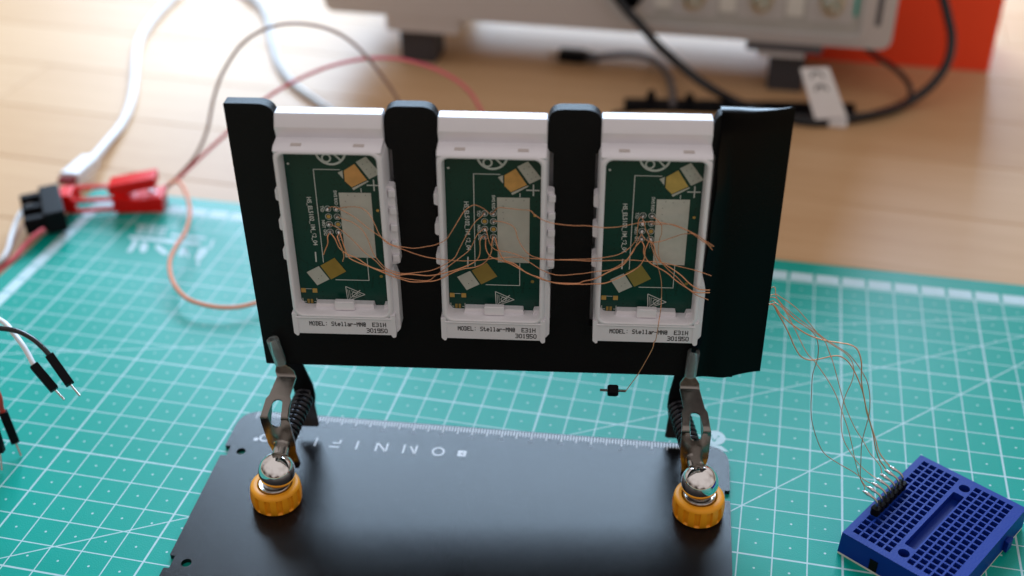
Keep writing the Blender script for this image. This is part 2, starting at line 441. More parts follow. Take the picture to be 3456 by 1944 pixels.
# 5x7 dot matrix characters of the ink jet print
GL = {'M': '10001 11011 10101 10101 10001 10001 10001', 'O': '01110 10001 10001 10001 10001 10001 01110', 'D': '11110 01001 01001 01001 01001 01001 11110',
 'E': '11111 10000 10000 11110 10000 10000 11111', 'L': '10000 10000 10000 10000 10000 10000 11111', ':': '00000 00100 00000 00000 00000 00100 00000',
 'S': '01111 10000 10000 01110 00001 00001 11110', 't': '01000 01000 11100 01000 01000 01001 00110', 'e': '00000 00000 01110 10001 11111 10000 01110',
 'l': '01100 00100 00100 00100 00100 00100 01110', 'a': '00000 00000 01110 00001 01111 10001 01111', 'r': '00000 00000 10110 11001 10000 10000 10000',
 '-': '00000 00000 00000 11111 00000 00000 00000', 'N': '10001 11001 10101 10101 10011 10001 10001', '@': '01110 10001 10111 10101 10111 10000 01111',
 '3': '11110 00001 00001 01110 00001 00001 11110', '1': '00100 01100 00100 00100 00100 00100 01110', 'H': '10001 10001 10001 11111 10001 10001 10001',
 '0': '01110 10001 10001 10001 10001 10001 01110', '9': '11111 10001 10001 11111 00001 00001 11111', '5': '11111 10000 10000 11110 00001 00001 11110', ' ': '00000 ' * 7}
def dots_text(mb, text, x, y, w, h, z):
    for i, ch in enumerate(text):
        for r, row in enumerate(GL[ch].split()):
            for c_, bit in enumerate(row):
                if bit == '1':
                    x0 = x + (i * 6 + c_) * w / 6; y0 = y - r * h / 7
                    mb.add([(x0, y0, z), (x0 + w / 6 * 1.3, y0, z), (x0 + w / 6 * 1.3, y0 - h / 7 * 1.25, z), (x0, y0 - h / 7 * 1.25, z)], [(0, 3, 2, 1)])

# ================================================================== the desk and the mat
TZ = -0.32                                  # desk top; the mat is 3.2 mm thick and its top is z = 0
desk = thing('desk', None, None, frame((0, 0, TZ), -3.0)); desk['kind'] = 'structure'
sub = MB(); sub.box((12, 25, -2.2), (150, 110, 2.0)); sub.build('desk_core', 'wood', desk, 0)
pl_mesh = {}
def plank_mesh(L):
    if L not in pl_mesh:
        mb = MB(); mb.box((0, 0, -0.6), (L - 0.03, 5.17, 1.2)); o = mb.build('plank', 'wood', desk, 0, bevel=0.03, segs=1)
        pl_mesh[L] = o; return o
    o = pl_mesh[L].copy(); COL.objects.link(o); return o
row = 0; yy = 17.4 + 1.0 - 5.2 * 8 - 2.6
while yy < 78:
    xx = -62 + (row * 23) % 37
    while xx < 86:
        L = random.choice((34, 46, 58)); o = plank_mesh(L); o.location = Vector((xx + L / 2, yy, 0)) * S; xx += L
    yy += 5.2; row += 1

matr = thing('cutting_mat', 'green self healing cutting mat printed with a white centimetre grid', 'cutting mat', frame((0, 0, 0)))
mb = MB(); mb.prism(rrect(-8.15, -13.5, 36.85, 16.52, 0.35), z0=-0.31, z1=0.0); mb.build('mat_sheet', 'mat_green', matr, 30, bevel=0.03, segs=2)
# the white rule that frames the grid, ticked every centimetre
mb = MB()
for i in range(-7, 37):
    x0 = i + (0.06 if i > -7 else -0.4); mb.flat([(x0, 15.1), (i + 0.94, 15.1), (i + 0.94, 15.68), (x0, 15.68)], z=0.006)
for i in range(-13, 15):
    mb.flat([(-7.42, i + 0.03), (-6.9, i + 0.03), (-6.9, i + 0.97), (-7.42, i + 0.97)], z=0.006)
mb.build('printed_rule', 'mat_ink', matr, 0)
# maker's block: three small characters, a bar of fine print and a slanted word, read from the far side
K4 = crop(400, 640, 460 / 2083); mb = MB()
def onmat(poly): return [tuple(atz(*K4(a, c), 0.006))[:2] for a, c in poly]
for poly in ([(120, 950), (200, 950), (290, 830), (280, 760), (215, 780), (190, 850)], [(330, 950), (400, 960), (450, 890), (440, 810), (360, 800), (320, 880)],
             [(560, 850), (620, 840), (760, 960), (740, 1000), (660, 980), (570, 900)], [(900, 1010), (960, 870), (1010, 870), (1040, 960), (1000, 1010)],
             [(1000, 900), (1030, 890), (1090, 1030), (1060, 1040)], [(1160, 1060), (1230, 900), (1370, 880), (1350, 960), (1240, 1090)],
             [(1380, 900), (1430, 760), (1470, 760), (1420, 900)], [(1180, 1100), (1240, 1100), (1230, 1170), (1200, 1170)],
             [(160, 700), (1240, 800), (1250, 850), (800, 820), (170, 745)], [(800, 670), (1330, 720), (1330, 760), (800, 715)]):
    mb.flat(onmat(poly), z=0.006)
for x0 in (300, 460, 620):
    for r_ in range(3):
        for q in range(2):
            a0 = x0 + q * 68 - r_ * 16; b0 = 540 + r_ * 50 + (x0 - 300) * 0.09
            mb.flat(onmat([(a0, b0), (a0 + 56, b0 + 5), (a0 + 48, b0 + 38), (a0 - 8, b0 + 33)]), z=0.006)
mb.build('printed_word', 'mat_ink', matr, 0)
# round marker with a letter A and an arrow
mb = MB(); ac = (20.92, 4.98)
letter = [[(ac[0] - 0.17, ac[1] + 0.13), (ac[0] - 0.11, ac[1] + 0.13), (ac[0], ac[1] - 0.14), (ac[0] + 0.11, ac[1] + 0.13), (ac[0] + 0.17, ac[1] + 0.13), (ac[0] + 0.03, ac[1] - 0.19), (ac[0] - 0.03, ac[1] - 0.19)]]
mb.flat(circle(*ac, 0.36, 36), letter, 0.006)
mb.flat([(ac[0] - 0.45, 4.38), (ac[0] + 0.52, 4.38), (ac[0] + 0.25, 4.62), (ac[0] - 0.2, 4.62)], z=0.006)
mb.build('printed_marker', 'mat_ink', matr, 0)

# ================================================================== black base plate
PYAW = 5.2
plate = thing('base_plate', 'black powder coated steel base plate with ruler edge and white lettering', 'base plate', frame((5.12, 2.97, 0), PYAW))
W_, H_ = 16.36, 11.5
out = [(0, -1.85), (0.2, -1.85), (0.2, -2.3), (0, -2.3), (0, -6.72), (0.17, -6.72), (0.17, -7.2), (0, -7.2), (0, -H_), (W_, -H_), (W_, -7.2), (W_ - 0.17, -7.2), (W_ - 0.17, -6.74), (W_, -6.74),
       (W_, -2.5), (W_ - 0.17, -2.5), (W_ - 0.17, -2.06), (W_, -2.06), (W_, 0), (0, 0)]
rad = [0.05, 0.03, 0.03, 0.05, 0.05, 0.03, 0.03, 0.05, 0.8, 0.8, 0.05, 0.03, 0.03, 0.05, 0.05, 0.03, 0.03, 0.05, 0.85, 0.85]
holes = [circle(0.62, -2.06, 0.15), circle(0.6, -6.95, 0.15), circle(W_ - 0.62, -2.28, 0.15), circle(W_ - 0.6, -6.97, 0.15)]
mb = MB(); mb.prism(fillet(out, rad, 8), holes, 0.002, 0.15); mb.build('plate_sheet', 'plate_black', plate, 30, bevel=0.025)
mb = MB(); z = 0.154
for mm in range(0, 146):
    x0 = 14.87 - mm * 0.0985; l = 0.33 if mm % 5 == 0 else 0.22
    mb.flat([(x0 - 0.02, -0.06), (x0 + 0.02, -0.06), (x0 + 0.02, -0.06 - l), (x0 - 0.02, -0.06 - l)], z=z)
mb.build('ruler_ticks', 'white_ink', plate, 0)
for k in range(1, 14):
    text_mesh('ruler_number', str(k * 10), 0.17, 'faint_ink', plate, (14.87 - k * 0.985, -0.46, z), 180, 'CENTER')
mb = MB()
def st(cx, cy, segs, w=0.06):
    for a, b_, c_, d in segs: mb.flat(bar(cx + a, cy + b_, cx + c_, cy + d, w), z=z)
cy = -1.33
for cx in (2.93, 4.32): st(cx, cy, [(0, 0.2, 0, -0.2)])
st(3.6, cy, [(0.13, 0.19, 0.13, 0.0), (0.13, 0.02, -0.1, 0.02), (0.15, -0.17, -0.18, -0.17)])
st(5.14, cy, [(-0.17, -0.2, -0.17, 0.2), (-0.165, 0.2, 0.165, -0.2), (0.17, 0.2, 0.17, -0.2)])
st(6.08, cy, [(-0.2, 0.2, -0.2, -0.2), (0.2, 0.2, 0.2, -0.2), (0.19, -0.2, 0.0, 0.15)])
st(2.1, cy, [(-0.17, -0.2, 0.17, 0.2), (-0.17, 0.2, 0.17, -0.2)])
for cx, r_ in ((7.02, 0.21), (1.2, 0.19)): mb.flat(circle(cx, cy, r_, 36), [circle(cx, cy, r_ - 0.062, 36)], z)
mb.flat(circle(0.92, cy - 0.1, 0.08), z=z)
v_ = [[(7.76, cy), (7.86, cy + 0.07), (7.86, cy + 0.035), (7.80, cy), (7.86, cy - 0.035), (7.86, cy - 0.07)]]
mb.flat(rrect(7.66, cy - 0.14, 7.94, cy + 0.14, 0.045), v_, z)
mb.build('printed_lettering', 'white_ink', plate, 0)

# ================================================================== upright black holder
holder = thing('label_holder', 'black printed plastic holder standing upright with four round topped prongs', 'holder', PM)
FD, BD = -0.75, -1.14                      # front and back face of the holder
XL, XR, YB, YT = -1.43, 13.0, -7.62, 1.14
def slot(i, first=None):
    o = i * PITCH
    return [(o - 0.12, YT), (o - 0.14, -0.06), (o - 0.28, -0.16), (o - 0.28, -5.9), (o + 3.0, -5.9), (o + 3.0, -0.16), (o + 2.84, -0.06), (o + 2.84, YT)]
out = [(XL - 0.08, YT), ]; rad = [0.05]
for i in range(3):
    out += slot(i); rad += [0.48, 0.02, 0.05, 0.1, 0.1, 0.05, 0.02, 0.42]
out += [(XR, YT), (XR, YB), (XL + 0.06, YB)]; rad += [0.3, 0.06, 0.06]
mb = MB(); mb.prism(fillet(out, rad, 8), (), BD, FD); mb.build('holder_plate', 'pla_black', holder, 30, bevel=0.05, segs=3)

# ================================================================== shelf labels with the battery side open
def label_parts(t, idx):
    # shell: rim of the battery window
    def rl(off, d, r): return [(p[0], p[1], d) for p in rrect(-off, -WH - off, WW + off, off, r, 7)]
    mb = MB()
    mb.loft([rl(0.21, -0.95, 0.34), rl(0.17, -0.40, 0.32), rl(0.15, -0.12, 0.31), rl(0.125, -0.05, 0.29), rl(0.085, -0.012, 0.27), rl(0.05, 0.0, 0.24),
             rl(0.02, -0.012, 0.22), rl(0.004, -0.04, 0.21), rl(-0.015, -0.58, 0.2)])
    shell = mb.build('shell_rim', 'shell_white', t, 50)
    # head of the shell: stepped, open on top between the prongs
    prof = [(0.08, -0.03), (0.15, -0.12), (0.17, -0.20), (0.20, -0.56), (0.23, -0.60), (0.56, -0.50), (0.575, -0.50), (0.87, -0.64), (0.915, -0.68), (0.92, -1.06), (0.88, -1.12), (0.0, -1.14), (0.0, -0.08)]
    mb = MB(); xs = [-0.13, -0.10, -0.08]; xe = [WW + 0.08, WW + 0.10, WW + 0.13]
    def pl(x0, sh): return [(x0, y - (sh if y > 0.5 else 0), d - (0.0 if d < -1 else sh)) for y, d in prof]
    mb.loft([pl(-0.14, 0.05), pl(-0.125, 0.015), pl(-0.09, 0.0), pl(WW + 0.09, 0.0), pl(WW + 0.125, 0.015), pl(WW + 0.14, 0.05)], True, True)
    mb.build('shell_head', 'shell_white', t, 25)
    mb = MB()
    for x0 in (0.33, 2.04):
        mb = MB(); mb.box((x0 + 0.15, 0.172, -0.27), (0.29, 0.03, 0.15)); mb.build('latch_slot_shade', 'scope_grey', t, 0)  # no recess cut: a grey block carries the slot's shade as colour
    # lower band with the print and two feet
    mb = MB()
    mb.box((WW / 2, -5.62, -0.425), (WW + 0.12, 0.62, 0.76)); mb.build('print_band', 'shell_white', t, 40, bevel=0.03)
    for sx in (-1, 1):
        mb = MB()
        x0 = -0.11 if sx < 0 else WW + 0.11
        mb.prism(fillet([(x0 - 0.075, -5.2), (x0 + 0.075, -5.2), (x0 + 0.075, -5.96), (x0 - 0.02 * sx, -6.0), (x0 - 0.075, -5.9)], [0, 0, 0.05, 0.05, 0.08]), (), -0.9, -0.02)
        mb.build('side_rail', 'shell_white', t, 40, bevel=0.03)
    mb = MB(); mb.box((WW / 2, -5.33, -0.075), (WW + 0.2, 0.06, 0.14)); mb.build('lower_lip', 'shell_white', t, 40, bevel=0.03)
    mb = MB(); dots_text(mb, 'MODEL: Stellar-MN@', 0.30, -5.47, 0.094, 0.15, -0.038)
    dots_text(mb, 'E31H', 2.17, -5.47, 0.106, 0.15, -0.038); dots_text(mb, '301950', 1.99, -5.68, 0.106, 0.155, -0.038)
    mb.build('printed_model_number', 'black_ink', t, 0)
    # clips
    for y0 in (-1.17, -2.13, -3.11):
        mb = MB(); mb.prism(fillet([(-0.29, y0 - 0.06), (-0.1, y0), (-0.1, y0 - 0.47), (-0.29, y0 - 0.42)], [0.08, 0, 0, 0.08]), (), -0.72, -0.34); mb.build('side_clip', 'shell_white', t, 40, bevel=0.03)
    if idx < 2:
      mb = MB(); mb.prism(fillet([(WW + 0.1, -1.1), (WW + 0.36, -1.14), (WW + 0.4, -3.62), (WW + 0.1, -3.68)], [0, 0.08, 0.08, 0]), (), -0.72, -0.42)
      mb.build('latch_strip', 'shell_white', t, 40, bevel=0.03)
      for y0 in (-1.2, -1.75, -2.3, -2.85, -3.3):
        mb = MB(); mb.box((WW + 0.30, y0 - 0.12, -0.38), (0.2, 0.22, 0.12)); mb.build('latch_tooth', 'shell_white', t, 40, bevel=0.03)
    mb = MB(); mb.prism(fillet([(WW + 0.08, -3.72), (WW + 0.2, -3.78), (WW + 0.30, -4.15), (WW + 0.30, -5.78), (WW + 0.2, -5.92), (WW + 0.08, -5.92)], [0, 0.05, 0.1, 0.08, 0.05, 0]), (), -0.74, -0.22); mb.build('side_skirt', 'shell_white', t, 40, bevel=0.05)
    # front half of the label behind the holder, with its display
    mb = MB(); mb.prism(rrect(-0.6, -6.75, WW + 0.66, 0.45, 0.3), (), -1.75, -1.16); body = mb.build('front_body', 'shell_white', t, 40, bevel=0.06, segs=3)
    mb = MB(); mb.box((WW / 2, -3.1, -1.755), (3.2, 6.1, 0.02)); mb.build('display', 'silk', body, 0)
    # inner shelf under the board
    D0 = -0.56
    mb = MB(); sh = [(0.36, -5.22), (0.36, -5.42), (-0.02, -5.42), (-0.02, -5.6), (WW, -5.6), (WW, -5.12), (2.5, -5.12), (2.42, -5.4), (2.24, -5.4), (2.2, -5.13), (0.5, -5.13)]
    mb.prism([(0.5, -5.04), (0.42, -5.33), (-0.02, -5.27), (-0.02, -5.6), (WW + 0.02, -5.6), (WW + 0.02, -5.04), (2.52, -5.05), (2.44, -5.33), (2.24, -5.33), (2.2, -5.04)], (), -0.58, -0.34)
    mb.build('inner_shelf', 'shell_white', t, 40, bevel=0.02)
    mb = MB(); mb.box((1.36, -5.03, -0.30), (0.58, 0.30, 0.18)); mb.build('shelf_lug', 'shell_white', t, 40, bevel=0.03)
    # board
    mb = MB(); mb.prism(rrect(-0.08, -5.55, WW + 0.08, 0.1, 0.05), (), D0 - 0.08, D0); pcb = mb.build('circuit_board', 'pcb_green', t, 0)
    def sub(name, material, polys, dz=0.006, smooth=0):
        mb = MB()
        for p in polys:
            if isinstance(p, dict): mb.flat(p['o'], p['h'], D0 + dz)
            else: mb.flat(p, (), D0 + dz)
        return mb.build(name, material, pcb, smooth)
    sub('white_patch', 'tinned_%d' % idx, [[(1.45, -1.43), (2.36, -1.42), (2.36, -3.55), (1.46, -3.55)]])
    sub('battery_contact', 'gold_%d' % idx, [[(1.97, -0.52), (2.28, -1.01), (1.84, -1.25), (1.66, -1.06), (1.66, -0.73)]], 0.014)
    sub('contact_border', 'tinned', [[(2.01, -0.46), (2.30, -0.29), (2.68, -0.80), (2.35, -0.985)], [(1.48, -0.80), (1.62, -0.73), (1.62, -0.99)], [(1.84, -1.28), (2.30, -1.03), (2.33, -1.06), (1.88, -1.34)]], 0.008)
    sub('battery_contact', 'golddark_%d' % idx, [[(1.14, -3.57), (1.44, -4.03), (0.97, -4.32), (0.70, -3.85)]], 0.014)
    sub('contact_border', 'tinned', [[(0.65, -3.87), (0.92, -4.32), (0.54, -4.54), (0.27, -4.09)]], 0.008)
    lw = 0.022; lines = [bar(0.81, -0.71, 1.55, -0.71, lw), bar(0.81, -0.70, 0.80, -3.74, lw), bar(1.1, -4.33, 2.09, -4.33, lw), bar(2.09, -4.34, 2.09, -3.56, lw), bar(2.09, -1.41, 2.09, -1.28, lw),
        bar(2.26, -1.18, 2.63, -1.18, 0.035), bar(2.46, -1.0, 2.46, -1.36, 0.035), bar(0.60, -3.39, 0.59, -3.73, 0.04),
        bar(0.06, -5.0, 0.06, -5.12, 0.02), bar(0.06, -5.12, 0.16, -5.12, 0.02), bar(0.48, -5.0, 0.48, -5.12, 0.02), bar(0.4, -5.12, 0.48, -5.12, 0.02), bar(0.18, -4.67, 0.36, -4.67, 0.016),
        bar(0.38, -5.22, 0.46, -5.22, 0.015), bar(0.42, -5.18, 0.42, -5.26, 0.015), bar(0.08, -5.22, 0.15, -5.22, 0.015)]
    A_ = [math.radians(160 + 220 * k / 30) for k in range(31)]
    ring = [(1.33 + 0.44 * math.cos(a), -0.14 + 0.44 * math.sin(a)) for a in A_] + [(1.33 + 0.375 * math.cos(a), -0.14 + 0.375 * math.sin(a)) for a in reversed(A_)]
    lines += [bar(1.15, 0.05, 1.62, -0.44, 0.055)]
    lines += [bar(1.38, -4.56, 1.40, -5.06, 0.022), bar(1.38, -4.56, 1.93, -4.83, 0.022), bar(1.93, -4.83, 1.40, -5.06, 0.022), bar(1.45, -5.0, 1.8, -4.68, 0.025), bar(1.43, -4.66, 1.44, -4.98, 0.014), bar(1.48, -4.68, 1.49, -4.96, 0.014),
              bar(1.52, -4.70, 1.80, -4.83, 0.014), bar(1.56, -4.94, 1.80, -4.84, 0.014)]
    small = {'o': circle(1.20, -0.36, 0.14, 24), 'h': [circle(1.20, -0.36, 0.09, 24)]}
    sub('silkscreen_lines', 'silk', lines + [ring, small] + [circle(0.12, -0.55, 0.035, 10)])
    ring2 = [{'o': circle(1.62, -4.83, 0.085, 20), 'h': [circle(1.62, -4.83, 0.065, 20)]}]
    sub('recycling_mark', 'silk', ring2, 0.009)
    sub('solder_pad', 'gold', [rrect(0.04, -4.80, 0.18, -4.65, 0.01), rrect(0.38, -4.80, 0.52, -4.65, 0.01)])
    sub('jumper_pad', 'gold_dark', [rrect(0.19, -5.18, 0.26, -5.03, 0.01), rrect(0.29, -5.18, 0.36, -5.03, 0.01)])
    sub('test_point', 'gold', [circle(2.51, -1.98, 0.045, 16)]); sub('test_point', 'gold_dark', [circle(2.46, -4.18, 0.05, 16)])
    for a, c_ in ((1.7, -1.5), (1.9, -1.52), (1.62, -1.7), (1.62, -1.9), (1.63, -2.1), (2.2, -0.52), (2.33, -0.45), (2.3, -0.68), (2.43, -0.62), (2.4, -0.82), (2.53, -0.75), (0.6, -4.3), (0.7, -4.2), (2.2, -1.5)): sub('via', 'black_ink', [circle(a, c_, 0.012, 8)], 0.018)
    for r_ in range(4):
        for c_ in range(2):
            cx, cy_ = 1.095 + 0.25 * c_, -1.955 - 0.25 * r_
            sub('pad_ring', 'silk', [{'o': circle(cx, cy_, 0.098, 24), 'h': [circle(cx, cy_, 0.083, 24)]}])
            sub('pad', 'gold', [circle(cx, cy_, 0.06, 20)], 0.010)
            if (r_, c_) not in ((1, 0), (2, 1)) or (idx == 2 and (r_, c_) == (1, 0)):
                mb = MB(); n = 14; pr = [(0.068, 0), (0.066, 0.02), (0.05, 0.05), (0.03, 0.075 + 0.02 * random.random()), (0.006, 0.09 + 0.03 * random.random())]
                Mx = Matrix.Translation((cx, cy_, D0 + 0.008)) @ Matrix.Rotation(random.uniform(-0.3, 0.3), 4, 'X') @ Matrix.Rotation(random.uniform(-0.3, 0.3), 4, 'Y')
                mb.lathe(pr, n, Mx); mb.build('solder_blob', 'solder', pcb, 60)
    zz = D0 + 0.007
    text_mesh('board_number', 'HS_EL5102_1M_62_04', 0.175, 'silk', pcb, (0.53, -1.58, zz), -88.5, xs=1.0, fit=1.58, bold=0.004)
    text_mesh('pin_name', 'SWS RXD', 0.125, 'silk', pcb, (1.31, -1.36, zz), -90, fit=0.46, bold=0.003); text_mesh('pin_name', 'TXD', 0.125, 'silk', pcb, (0.89, -1.86, zz), -90, fit=0.2, bold=0.003)
    text_mesh('pin_name', 'NRST', 0.125, 'silk', pcb, (0.89, -2.32, zz), -90, fit=0.26, bold=0.003); text_mesh('pin_name', 'GND', 0.125, 'silk', pcb, (0.91, -2.63, zz), -90, fit=0.2, bold=0.003)
    text_mesh('pin_name', 'VCC', 0.105, 'silk', pcb, (1.33, -2.80, zz), -90)
    text_mesh('pin_name', '2 1', 0.09, 'silk', pcb, (0.20, -5.28, zz), 0)
LAB = ['white electronic shelf label, first of three, nearest the thin left prong', 'white electronic shelf label in the middle of the black holder', 'white electronic shelf label beside the wide black tape']
for i in range(3):
    t = thing('shelf_label', LAB[i], 'shelf label', PM @ Matrix.Translation(((i * PITCH + (0.0, 0.012, -0.01)[i]) * S, (0.0, -0.02, 0.015)[i] * S, (0.0, 0.01, -0.01)[i] * S)) @ Matrix.Rotation(math.radians((0.25, -0.2, 0.1)[i]), 4, 'Z'), 'shelf labels in the black holder')
    label_parts(t, i)

# ================================================================== black tape over the right end of the holder
mb = MB(); nx_, ny_ = 14, 40
def tape_pt(u, v, layer):
    ytop = 1.13 + (0.02 if u < 0.4 else 0.02 + 0.14 * (u - 0.4) / 0.6); ybot = -7.60 + 0.02 * math.sin(u * 9) + (0.26 * max(0, (u - 0.5) / 0.5))
    yv = ytop + (ybot - ytop) * v
    xl = 11.86 + 0.07 * math.sin(v * 5.2) - 0.16 * v + (0.02 * math.sin(v * 31)); xr = 13.77 + 0.03 * v
    xv = xl + (xr - xl) * u
    d = -0.70 + 0.03 * math.sin(u * 4 + v * 1.5) * (0.3 + u) + 0.008 * math.sin(v * 11 + u * 3)
    if u < 0.2: d += 0.16 * ((0.2 - u) / 0.2) ** 1.5 * min(1, v * 6)
    if v < 0.03: d -= 0.02
    if layer: d -= 0.035
    return (xv, yv, d)
for layer in (0, 1):
    mb.add([tape_pt(i / nx_, j / ny_, layer) for j in range(ny_ + 1) for i in range(nx_ + 1)],
           [(j * (nx_ + 1) + i, (j + 1) * (nx_ + 1) + i, (j + 1) * (nx_ + 1) + i + 1, j * (nx_ + 1) + i + 1) for j in range(ny_) for i in range(nx_)])
tp = thing('black_tape', 'glossy black adhesive tape wrapped over the right end of the holder', 'tape', PM)
mb.build('tape_strip', 'tape_black', tp, 60)
mb = MB()                                    # folded end over the top
pts = []
for i in range(nx_ + 1):
    u = i / nx_; a = tape_pt(u, 0, 0)
    w = 0.40 * (1 - max(0, (u - 0.35) / 0.65) ** 0.8 * 0.9)
    pts.append([(a[0], a[1], a[2]), (a[0], a[1] + 0.02, a[2] - 0.03), (a[0], a[1] + 0.03 + 0.02 * math.sin(u * 7), a[2] - 0.03 - w * 0.5), (a[0], a[1] + 0.0, a[2] - 0.03 - w)])
mb.add([p for q in pts for p in q], [(4 * i + k, 4 * i + k + 1, 4 * i + k + 5, 4 * i + k + 4) for i in range(nx_) for k in range(3)])
mb.build('tape_fold', 'tape_black', tp, 60)

# ================================================================== two spring clamps on magnetic ball feet
def to_pan(p): q = Vector(p) - PO; return Vector((q.dot(PX), q.dot(PY), q.dot(PN)))
def profile(pts, r=0.12, n=5):
    P = fillet([tuple(p) for p in pts], [0] + [r] * (len(pts) - 2) + [0], n)
    s = [0.0]
    for i in range(1, len(P)): s.append(s[-1] + math.hypot(P[i][0] - P[i - 1][0], P[i][1] - P[i - 1][1]))
    def fn(t):
        t = max(0, min(s[-1], t))
        for i in range(1, len(P)):
            if t <= s[i] + 1e-9:
                k = (t - s[i - 1]) / max(1e-9, s[i] - s[i - 1]); a, b_ = Vector(P[i - 1]), Vector(P[i]); tg = (b_ - a).normalized()
                return a + (b_ - a) * k, Vector((-tg[1], tg[0]))
        return Vector(P[-1]), Vector((0, 1))
    return fn, s[-1]
def clamp(label, foot, xs, xr):
    """foot: knob centre on the plate; xs: holder x of sleeve top, sleeve bottom, line, shoulder, bend, ring, tip; xr: rear jaw top, spring end, tail"""
    base = Vector(foot); Mroot = PM.copy(); Mroot.translation = base * S
    t = thing('ball_clamp', label, 'clamp', Mroot, 'spring clamps on magnetic ball feet')
    off = to_pan(base)
    up = Matrix.Rotation(-math.pi / 2, 4, 'X')          # local z of a lathe -> holder y (up)
    def L(x, y, d): return Vector((x, y, d)) - off
    # knob
    def flute(a, r, z):
        if not (0.10 < z < 0.60) or r < 0.6: return 1.0
        k = (a * 13 / (2 * math.pi)) % 1.0
        return 0.91 if 0.26 < k < 0.74 else 1.0
    mb = MB(); mb.lathe([(0.60, 0.0), (0.70, 0.01), (0.745, 0.06), (0.76, 0.11), (0.775, 0.14), (0.785, 0.35), (0.775, 0.52), (0.765, 0.585), (0.76, 0.64), (0.74, 0.70), (0.70, 0.735), (0.60, 0.745), (0.545, 0.735), (0.52, 0.70), (0.515, 0.5), (0.02, 0.5)], 156, up, flute)
    mb.build('knob', 'knob_orange', t, 40)
    mb = MB(); mb.lathe([(0.30, 0.5), (0.49, 0.5), (0.49, 0.74), (0.47, 0.77), (0.42, 0.76), (0.40, 0.70), (0.37, 0.70), (0.36, 0.80), (0.30, 0.82), (0.1, 0.72)], 48, up); mb.build('ball_seat', 'rod_steel', t, 40)
    ballc = Vector((0.12 if xs[0] < 0 else -0.03, 1.23, 0.0))
    mb = MB(); mb.sphere(ballc, 0.555, 48, up); mb.build('ball', 'chrome', t, 60)
    ring = L(xs[5], -9.60, 0.74)
    ax = (ring - ballc).normalized()
    mb = MB(); mb.tube([ballc + ax * 0.4, ring + ax * 0.15], 0.245, 28, 0); mb.build('rod', 'rod_steel', t, 40)
    axb = Vector((0, 0, -1)); axb = (axb + Vector((0.0, 0.02, 0))).normalized()
    Mr = Matrix.Translation(ring) @ ax.to_track_quat('Z', 'Y').to_matrix().to_4x4()
    mb = MB(); mb.lathe([(0.25, -0.055), (0.29, -0.055), (0.30, -0.045), (0.30, 0.1), (0.25, 0.1)], 36, Mr); mb.build('collar', 'rod_steel', t, 40)
    s_end = L(xr[1], -9.60, -1.74)
    mb = MB(); mb.tube([ring, s_end], 0.15, 16, 0); mb.build('spring_core', 'dark_steel', t, 40)
    dirs = s_end - ring; ln = dirs.length; w = dirs.normalized(); u1 = w.orthogonal().normalized(); u2 = w.cross(u1); turns = 10.5; pts = []
    for k in range(int(turns * 20) + 1):
        a = 2 * math.pi * k / 20; pts.append(ring + w * (0.12 + (ln - 0.2) * k / (turns * 20)) + (u1 * math.cos(a) + u2 * math.sin(a)) * 0.27)
    mb = MB(); mb.tube(pts, 0.07, 10, 0); mb.build('spring', 'spring_black', t, 60)
    # front jaw, one folded strip of sheet steel
    kp = [(-6.95, -0.575), (-7.50, -0.57), (-7.86, -0.46), (-8.34, 0.95), (-9.6, 0.78), (-10.75, 0.52)]      # (y, d)
    fn, T = profile(kp, 0.11)
    cum = [0]
    for i in range(1, len(kp)): cum.append(cum[-1] + math.dist(kp[i], kp[i - 1]))
    sl, sb = cum[2], cum[3]; stx = [(0, xs[0]), (cum[1], xs[1]), (sl, xs[2]), (sl + 0.8, xs[3]), (sb, xs[4]), (cum[4], xs[5]), (T + 0.1, xs[6])]
    def cx_(s_):
        for (a, b_), (c_, d) in zip(stx, stx[1:]):
            if s_ <= c_: return b_ + (d - b_) * (s_ - a) / (c_ - a)
        return stx[-1][1]
    half = [(0.0, 0.15), (cum[1], 0.15), (cum[1] + 0.22, 0.29), (sl + 0.05, 0.30), (sl + 0.72, 0.32), (sl + 0.86, 0.385), (sb, 0.435), (sb + 0.25, 0.44), (cum[4] - 0.1, 0.42), (cum[4] + 0.3, 0.36), (T - 0.25, 0.36), (T - 0.06, 0.28), (T, 0.15)]
    outl = [(h, s_) for s_, h in half] + [(-h, s_) for s_, h in reversed(half)]
    slot_ = [(p[0], p[1]) for p in rrect(-0.155, sb - 0.62, 0.155, sb + 0.42, 0.15, 6)]
    holes_ = [slot_, circle(0, cum[4], 0.24, 20), circle(0, T - 0.33, 0.1, 14)]
    extra = []; s_ = 0.06
    while s_ < T:
        hw = 0
        for (a, b_), (c_, d) in zip(half, half[1:]):
            if a <= s_ <= c_: hw = b_ + (d - b_) * (s_ - a) / max(1e-6, c_ - a)
        for k in range(-4, 5):
            p = (hw * 0.93 * k / 4, s_)
            if not any(inside_poly(p, h) or min(math.dist(p, q) for q in h) < 0.03 for h in holes_): extra.append(p)
        s_ += 0.05
    def fold(sign, d_shift, th, fnp=fn):
        def f(x, s_, z):
            c_, nrm = fnp(s_); q = c_ + nrm * z
            return tuple(L(cx_(s_) + x, q[0], q[1]))
        return f
    mb = MB(); mb.prism(outl, holes_, -0.03, 0.03, fold(1, 0, 0), extra); jaw = mb.build('front_jaw', 'steel', t, 40)
    mb = MB(); c0, n0 = fn(sl + 0.04); mb.box((0, 0, 0), (0.5, 0.035, 0.012), Matrix.Translation(L(cx_(sl), c0[0] + 0.018, c0[1] + 0.03)))
    mb.build('fold_line', 'black_ink', jaw, 0)
    # rear jaw: mirrored, dark
    kb = [(-6.95, -1.24), (-7.50, -1.24), (-7.80, -1.30), (-9.2, -1.74), (-9.95, -1.74), (-10.75, -1.52)]
    fnb, Tb = profile(kb, 0.11)
